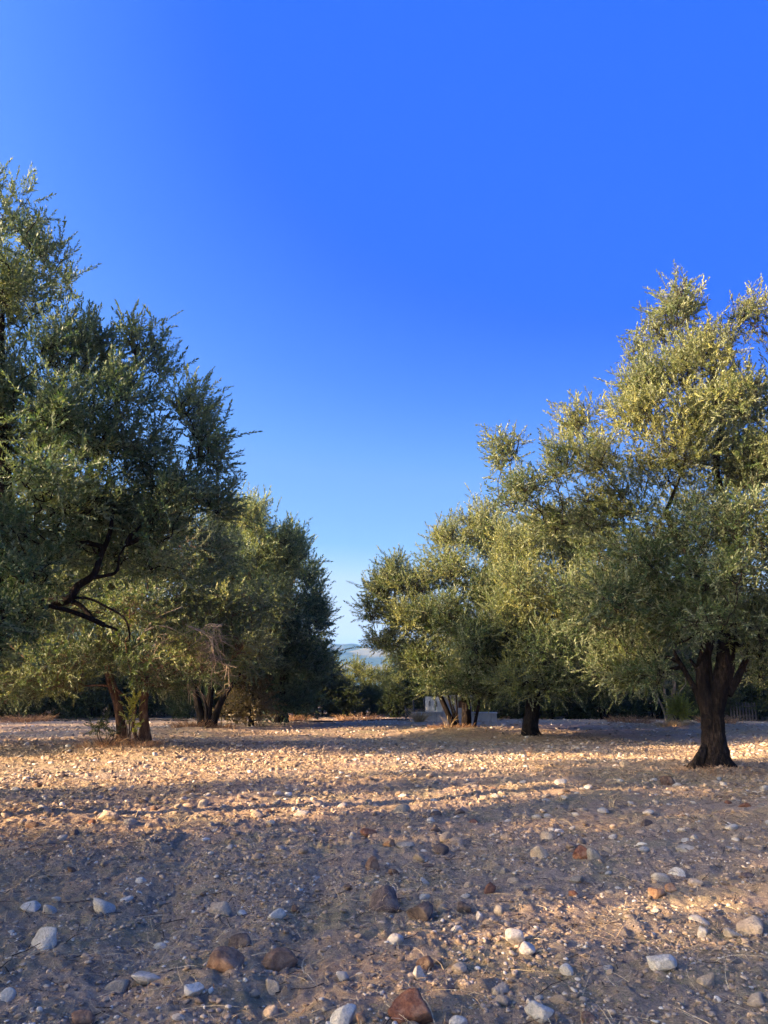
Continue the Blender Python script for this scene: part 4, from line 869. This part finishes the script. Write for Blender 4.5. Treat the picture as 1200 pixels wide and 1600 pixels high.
def scatter_mesh(name, n, y0, y1, seed, power, rmin, rmax, sub, matk, label, cat, flat=.6, sink=.25, slope=.47, tintfn=None, sizeY=0.0, shape_n=14, mask=None):
    r = np.random.default_rng(seed); x, y = field_points(n, y0, y1, seed+1, power, slope)
    if mask is not None: kk = mask(x, y) > r.uniform(0, 1, n); x, y = x[kk], y[kk]
    rad = (rmin+(rmax-rmin)*r.uniform(0, 1, len(x))**3.0)*(1+sizeY*y); n = len(x)
    shp = r.integers(0, shape_n, n); z = gz(x, y); t = r.uniform(0, 1, n) if tintfn is None else tintfn(x, y, r); mb = MB()
    for s in range(shape_n):
        V, Fc = rock(3000+s+seed, sub, .8, .08, 9); i = np.where(shp == s)[0]
        if not len(i): continue
        a = r.uniform(0, 6.28, len(i)); c, s_ = np.cos(a), np.sin(a); sx = rad[i]*r.uniform(.8, 1.25, len(i)); sy = rad[i]*r.uniform(.6, 1, len(i)); sz = rad[i]*flat*r.uniform(.6, 1.2, len(i))
        X = V[None, :, 0]*sx[:, None]; Y = V[None, :, 1]*sy[:, None]; Z = V[None, :, 2]*sz[:, None]+X*r.normal(0, .15, len(i))[:, None]
        Q = np.stack([x[i][:, None]+X*c[:, None]-Y*s_[:, None], y[i][:, None]+X*s_[:, None]+Y*c[:, None], z[i][:, None]+Z+(sz*(.5-sink))[:, None]], -1).reshape(-1, 3)
        Fq = (Fc[None]+(np.arange(len(i))*len(V))[:, None, None]).reshape(-1, 3)
        mb.add(Q, Fq, np.repeat(t[i], len(Fc)))
    o = mb.build(name, M[matk]); o.data.polygons.foreach_set('use_smooth', np.full(len(o.data.polygons), sub > 0)); return tag(o, label, cat, kind='stuff')
def gt(x, y, r): return np.clip(r.beta(1.6, 2.0, len(x)), 0, 1)
def gt2(x, y, r): return np.where(r.uniform(size=len(x)) < .16, r.uniform(.84, .97, len(x)), np.clip(r.beta(1.7, 2.3, len(x))*.97, 0, .95))
scatter_mesh('gravel', 26000, 3.7, 9.5, 61, 1.0, .004, .022, 1, 'gravel', 'loose small gravel scattered over the near soil', 'gravel', .65, .25, tintfn=gt2, mask=lambda x, y: np.clip(.55+.8*noise2(x/.7, y/.6, 94)+.4*noise2(x/.2, y/.2, 95), .08, 1))
scatter_mesh('field_stones', 11000, 8.0, 24, 62, .8, .007, .055, 1, 'gravel', 'countless small pale stones covering the field', 'stones', .6, .25, tintfn=gt2, sizeY=.015, mask=lambda x, y: np.clip(.42+.9*noise2(x/1.7, y/1.4, 91)+.5*noise2(x/.5, y/.5, 92), .06, 1))
scatter_mesh('far_stones', 12000, 17, 40, 63, .8, .02, .075, 1, 'gravel', 'countless stones strewn over the far end of the field', 'stones', .55, .25, tintfn=gt2, mask=lambda x, y: np.clip(.7+.7*noise2(x/2.5, y/2.0, 93), .4, 1))
scatter_mesh('soil_clods', 60000, 3.6, 24, 64, .85, .004, .017, 1, 'clods', 'crumbled clods of dry tilled soil', 'soil', .6, .35, sizeY=.10, tintfn=gt, mask=lambda x, y: np.clip(.6+.9*noise2(x/.9, y/.8, 96), .05, 1))

# ------------------------------------------------------------------ dry grass
def blades(P, D, L, w, bendv, seg=3):
    """flat curved straws: P base, D direction, L length, bendv sideways bend"""
    n = len(P); side = unit(np.cross(D, np.array([0.1, 0.2, 1.0]))+np.random.default_rng(1).normal(0, .4, (n, 3))); rows = []
    for k in range(seg+1):
        t = k/seg; c = P+D*(L*t)[:, None]+bendv*(L*t*t)[:, None]; ww = w*(1-.75*t); rows += [c-side*ww[:, None], c+side*ww[:, None]]
    V = np.stack(rows, 1).reshape(-1, 3); m = 2*(seg+1); b = np.arange(n)[:, None]*m
    Fq = np.stack([np.concatenate([b+2*k, b+2*k+1, b+2*k+3, b+2*k+2], 1) for k in range(seg)], 1).reshape(-1, 4); return V, Fq, seg
def straw_litter():
    r = np.random.default_rng(70); n = 110000; x, y = field_points(n, 3.6, 28, 71, .85)
    m = np.clip(.30+1.1*noise2(x/1.1, y/.8, 72)+.6*noise2(x/.3, y/.25, 73), 0, 1); band = np.exp(-((y-13)/6.0)**2); keep = m*(.6+.4*band) > r.uniform(0, 1, n)
    x, y = x[keep], y[keep]; n = len(x); z = gz(x, y)+r.uniform(.003, .02, n); a = r.uniform(0, 6.28, n)
    D = unit(np.stack([np.cos(a), np.sin(a), r.normal(.30, .28, n)], 1)); L = r.uniform(.03, .17, n)*(1+.03*y)
    V, Fq, sg = blades(np.stack([x, y, z], 1), D, L, (.0015+.00016*y)*np.ones(n), np.stack([r.normal(0, .4, n), r.normal(0, .4, n), r.normal(-.30, .15, n)], 1))
    mb = MB(); mb.add(V, Fq, np.repeat(np.clip(r.beta(2, 2, n), 0, 1), sg)); o = mb.build('straw', M['straw']); tag(o, 'dry straw and dead grass litter lying on the soil', 'straw', kind='stuff')
    n = 1300; x, y = field_points(n, 3.8, 10, 74, .8); a = r.uniform(0, 6.28, n); D = unit(np.stack([np.cos(a), np.sin(a), r.uniform(.02, .25, n)], 1)); L = r.uniform(.12, .42, n)
    V, Fq, sg = blades(np.stack([x, y, gz(x, y)+.015], 1), D, L, .0017*np.ones(n), np.stack([r.normal(0, .3, n), r.normal(0, .3, n), -r.uniform(.02, .2, n)], 1), 6)
    mb = MB(); mb.add(V, Fq, np.repeat(r.uniform(.5, 1, n), sg)); o = mb.build('straw', M['straw']); tag(o, 'single long bleached straws bent over the near stones', 'straw', kind='stuff')
straw_litter()
M['weed'] = tint_mat('small_weeds', [(0.0, (0.10, 0.12, 0.045)), (0.5, (0.19, 0.20, 0.085)), (1.0, (0.36, 0.32, 0.16))], bump=False)
def weeds():
    r = np.random.default_rng(130); n = 60000; x, y = field_points(n, 3.7, 10.5, 131, .85); m = np.clip(-.05+1.3*noise2(x/1.2, y/.9, 132)+.7*noise2(x/.25, y/.2, 133), 0, 1)*np.clip((10.5-y)/3, 0, 1); k = m > r.uniform(0, 1, n); x, y = x[k], y[k]; n = len(x); a = r.uniform(0, 6.28, n)
    D = unit(np.stack([np.cos(a), np.sin(a), r.uniform(.1, 1.0, n)], 1)); V, Fq, sg = blades(np.stack([x, y, gz(x, y)], 1), D, r.uniform(.008, .035, n), .0016*np.ones(n), np.stack([r.normal(0, .4, n), r.normal(0, .4, n), -r.uniform(.1, .5, n)], 1), 2)
    mb = MB(); mb.add(V, Fq, np.repeat(r.beta(2, 2, n), sg)); tag(mb.build('ground_weeds', M['weed']), 'thin greenish weeds creeping between the near stones', 'ground cover', kind='stuff')
weeds()
def fallen_twigs():
    r = np.random.default_rng(120); n = 900; x, y = field_points(n, 3.8, 16, 121, .8); a = r.uniform(0, 6.28, n)
    D = unit(np.stack([np.cos(a), np.sin(a), r.uniform(-.02, .15, n)], 1)); L = r.uniform(.05, .28, n)[:, None]; P0 = np.stack([x, y, gz(x, y)+.008], 1); P2 = P0+D*L; P1 = (P0+P2)/2+r.normal(0, .012, (n, 3))
    V, Fq = twigs(P0, P1, P2, .0035, .0015, 4); mb = MB(); mb.add(V, Fq); tag(mb.build('fallen_twigs', M['twig']), 'small dead twigs fallen among the stones', 'twigs', kind='stuff')
    n = 9000; x, y = field_points(n, 3.8, 20, 122, .8); k = np.clip(.3+noise2(x/1.5, y/1.5, 123), 0, 1) > r.uniform(0, 1, n); x, y = x[k], y[k]; n = len(x); a = r.uniform(0, 6.28, n)
    d = np.stack([np.cos(a), np.sin(a), r.normal(0, .3, n)], 1); s_ = np.stack([-np.sin(a), np.cos(a), r.normal(0, .3, n)], 1); c = np.stack([x, y, gz(x, y)+.008], 1); l = r.uniform(.015, .035, n)[:, None]; w = l*.16
    V = np.stack([c-d*l, c+s_*w+[0, 0, .003], c+d*l, c-s_*w+[0, 0, .003]], 1).reshape(-1, 3); mb = MB(); mb.add(V, np.arange(4*n).reshape(-1, 4), r.uniform(0, .6, n)); tag(mb.build('leaf_litter', M['redgrass']), 'fallen dry olive leaves on the soil', 'leaf litter', kind='stuff')
fallen_twigs()
def tuft(name, px, py, w, h, n, m, label, seed, cat='grass tuft', group=None, lean=(0, 0), Y=None, spread=.5, flatten=False):
    if Y is None: p = ground_at(px, py)
    else: q = at(px, py, Y); p = np.array([q[0], Y, gz(q[0], Y)])
    r = np.random.default_rng(seed); a = r.uniform(0, 6.28, n); rr = w/2*np.sqrt(r.uniform(0, 1, n))*.75; B = np.stack([p[0]+rr*np.cos(a), p[1]+rr*np.sin(a)*.7, np.zeros(n)], 1); B[:, 2] = gz(B[:, 0], B[:, 1])-.01
    D = unit(np.stack([np.cos(a)*spread+r.normal(0, .25, n)+lean[0], np.sin(a)*spread+r.normal(0, .25, n)+lean[1], np.full(n, .25 if flatten else 1.0)], 1)); L = h*r.uniform(.45, 1.1, n)
    V, Fq, sg = blades(B, D, L, np.full(n, .0016+.00022*p[1]), np.stack([np.cos(a)*.3+r.normal(0, .15, n), np.sin(a)*.3, -r.uniform(.1, .4, n)], 1), 4)
    mb = MB(); mb.add(V, Fq, np.repeat(r.beta(2, 2, n), sg)); mb.build(name, M[m], None, off=p); o = bpy.data.objects[-1] if False else mb
    ob = [q for q in COL.objects if q.name.startswith(name)][-1]; ob.location = p.tolist(); tag(ob, label, cat, group); return ob
G = 'dry grass tufts'
tuft('grass_tuft', 165, 1178, 1.9, .28, 480, 'redgrass', 'reddish dry grass spreading left at the foot of the two-stemmed olive', 81, group=G, Y=19.6)
tuft('grass_tuft', 225, 1178, 1.1, .24, 260, 'redgrass', 'reddish dry grass tuft under the right stem of the two-stemmed olive', 82, group=G, Y=19.4)
tuft('grass_tuft', 302, 1142, 2.0, .42, 520, 'redgrass', 'reddish grass mound left of the three black stems', 83, group=G, Y=28.9)
tuft('grass_tuft', 345, 1142, 1.6, .26, 260, 'redgrass', 'thin reddish grass right of the three black stems', 84, group=G, Y=28.9)
tuft('grass_tuft', 705, 1145, 2.3, .22, 420, 'redgrass', 'reddish grass around the foot of the slim dark stems', 85, group=G, Y=28.7)
tuft('grass_tuft', 700, 1128, .4, .8, 14, 'straw', 'thin pale dry stalks standing right behind the slim dark stems', 86, group=G, Y=28.3, spread=.15)
tuft('grass_tuft', 655, 1128, .55, .75, 300, 'straw', 'pale dry clump by the left corner of the well house', 87, group=G, Y=35.3, spread=.2)
tuft('grass_tuft', 828, 1200, .08, .5, 12, 'redgrass', 'lone thin dry weed standing below the short black trunk', 88, group=G, Y=18.4, spread=.18)
tuft('grass_tuft', 1095, 1215, 1.3, .13, 200, 'redgrass', 'short dry grass at the left foot of the thick gnarled trunk', 89, group=G, Y=14.2)
tuft('grass_tuft', 1150, 1218, 1.4, .13, 200, 'redgrass', 'short dry grass at the right foot of the thick gnarled trunk', 90, group=G, Y=14.2)
tuft('grass_tuft', 1052, 1142, 1.6, .3, 400, 'straw', 'pale grass in front of the yellow-green bush', 91, group=G, Y=30.2)
tuft('grass_tuft', 985, 1128, 2.6, .5, 500, 'redgrass', 'brown dead grass and twigs left of the pale stemmed tree', 92, group=G, Y=35)
tuft('grass_tuft', 1120, 1126, 2.2, .5, 500, 'redgrass', 'brown dead grass seen right behind the gnarled trunk', 93, group=G, Y=36)
tuft('grass_tuft', 40, 1128, 3.2, .5, 600, 'redgrass', 'dry brown grass along the hedge at the left edge', 94, group=G, Y=36.5)
tuft('grass_tuft', 455, 1126, 2.0, .45, 400, 'redgrass', 'dry brown grass under the dark bluish olive', 95, group=G, Y=37.3)
tuft('grass_tuft', 560, 1122, 3.0, .4, 400, 'redgrass', 'low brown grass along the hedge below the gap to the hills', 96, group=G, Y=38)
tuft('grass_tuft', 270, 1292, .16, .3, 26, 'straw', 'small upright dry sprig in the shade streak left of middle', 97, group=G, spread=.25)
tuft('grass_tuft', 350, 1318, .14, .12, 30, 'straw', 'tiny dry sprig beside a pale stone left of middle', 98, group=G, spread=.25)
tuft('grass_tuft', 120, 1315, 1.4, .32, 420, 'straw', 'flattened heap of dry straw at the left below the tan slab', 99, group=G, flatten=True, spread=1)
tuft('grass_tuft', 30, 1300, .7, .3, 160, 'straw', 'flattened dry straw at the left edge below the shade streak', 100, group=G, flatten=True, spread=1)
tuft('grass_tuft', 480, 1345, 1.1, .2, 260, 'straw', 'flattened dry straw left of the small upright brown rock', 101, group=G, flatten=True, spread=1)
tuft('grass_tuft', 955, 1262, .1, .28, 12, 'straw', 'thin dry stalk on the right below the sunlit strip', 102, group=G, spread=.15)
tuft('grass_tuft', 955, 1420, .35, .12, 60, 'straw', 'small flattened straw patch between the orange stones and the dark ones', 103, group=G, flatten=True, spread=1)
tuft('grass_tuft', 1130, 1368, .8, .16, 120, 'straw', 'flattened straw on the small sunlit patch at right', 104, group=G, flatten=True, spread=1)

# ------------------------------------------------------------------ haze
def haze():
    m, n = mat('haze'); v = N(n, 'VolumePrincipled'); v.inputs['Color'].default_value = (.20, .48, 1, 1); v.inputs['Density'].default_value = HAZE; v.inputs['Anisotropy'].default_value = 0.2
    o = N(n, 'OutputMaterial'); n.links.new(v.outputs[0], o.inputs['Volume']); mb = MB(); mb.add(*box(0, 500, 65, 6400, 6400, 190)); b = mb.build('haze', m)
    tag(b, 'thin blue air between the grove and the hills', 'haze', kind='stuff')
HAZE = 0.00024
if HAZE > 0: haze()
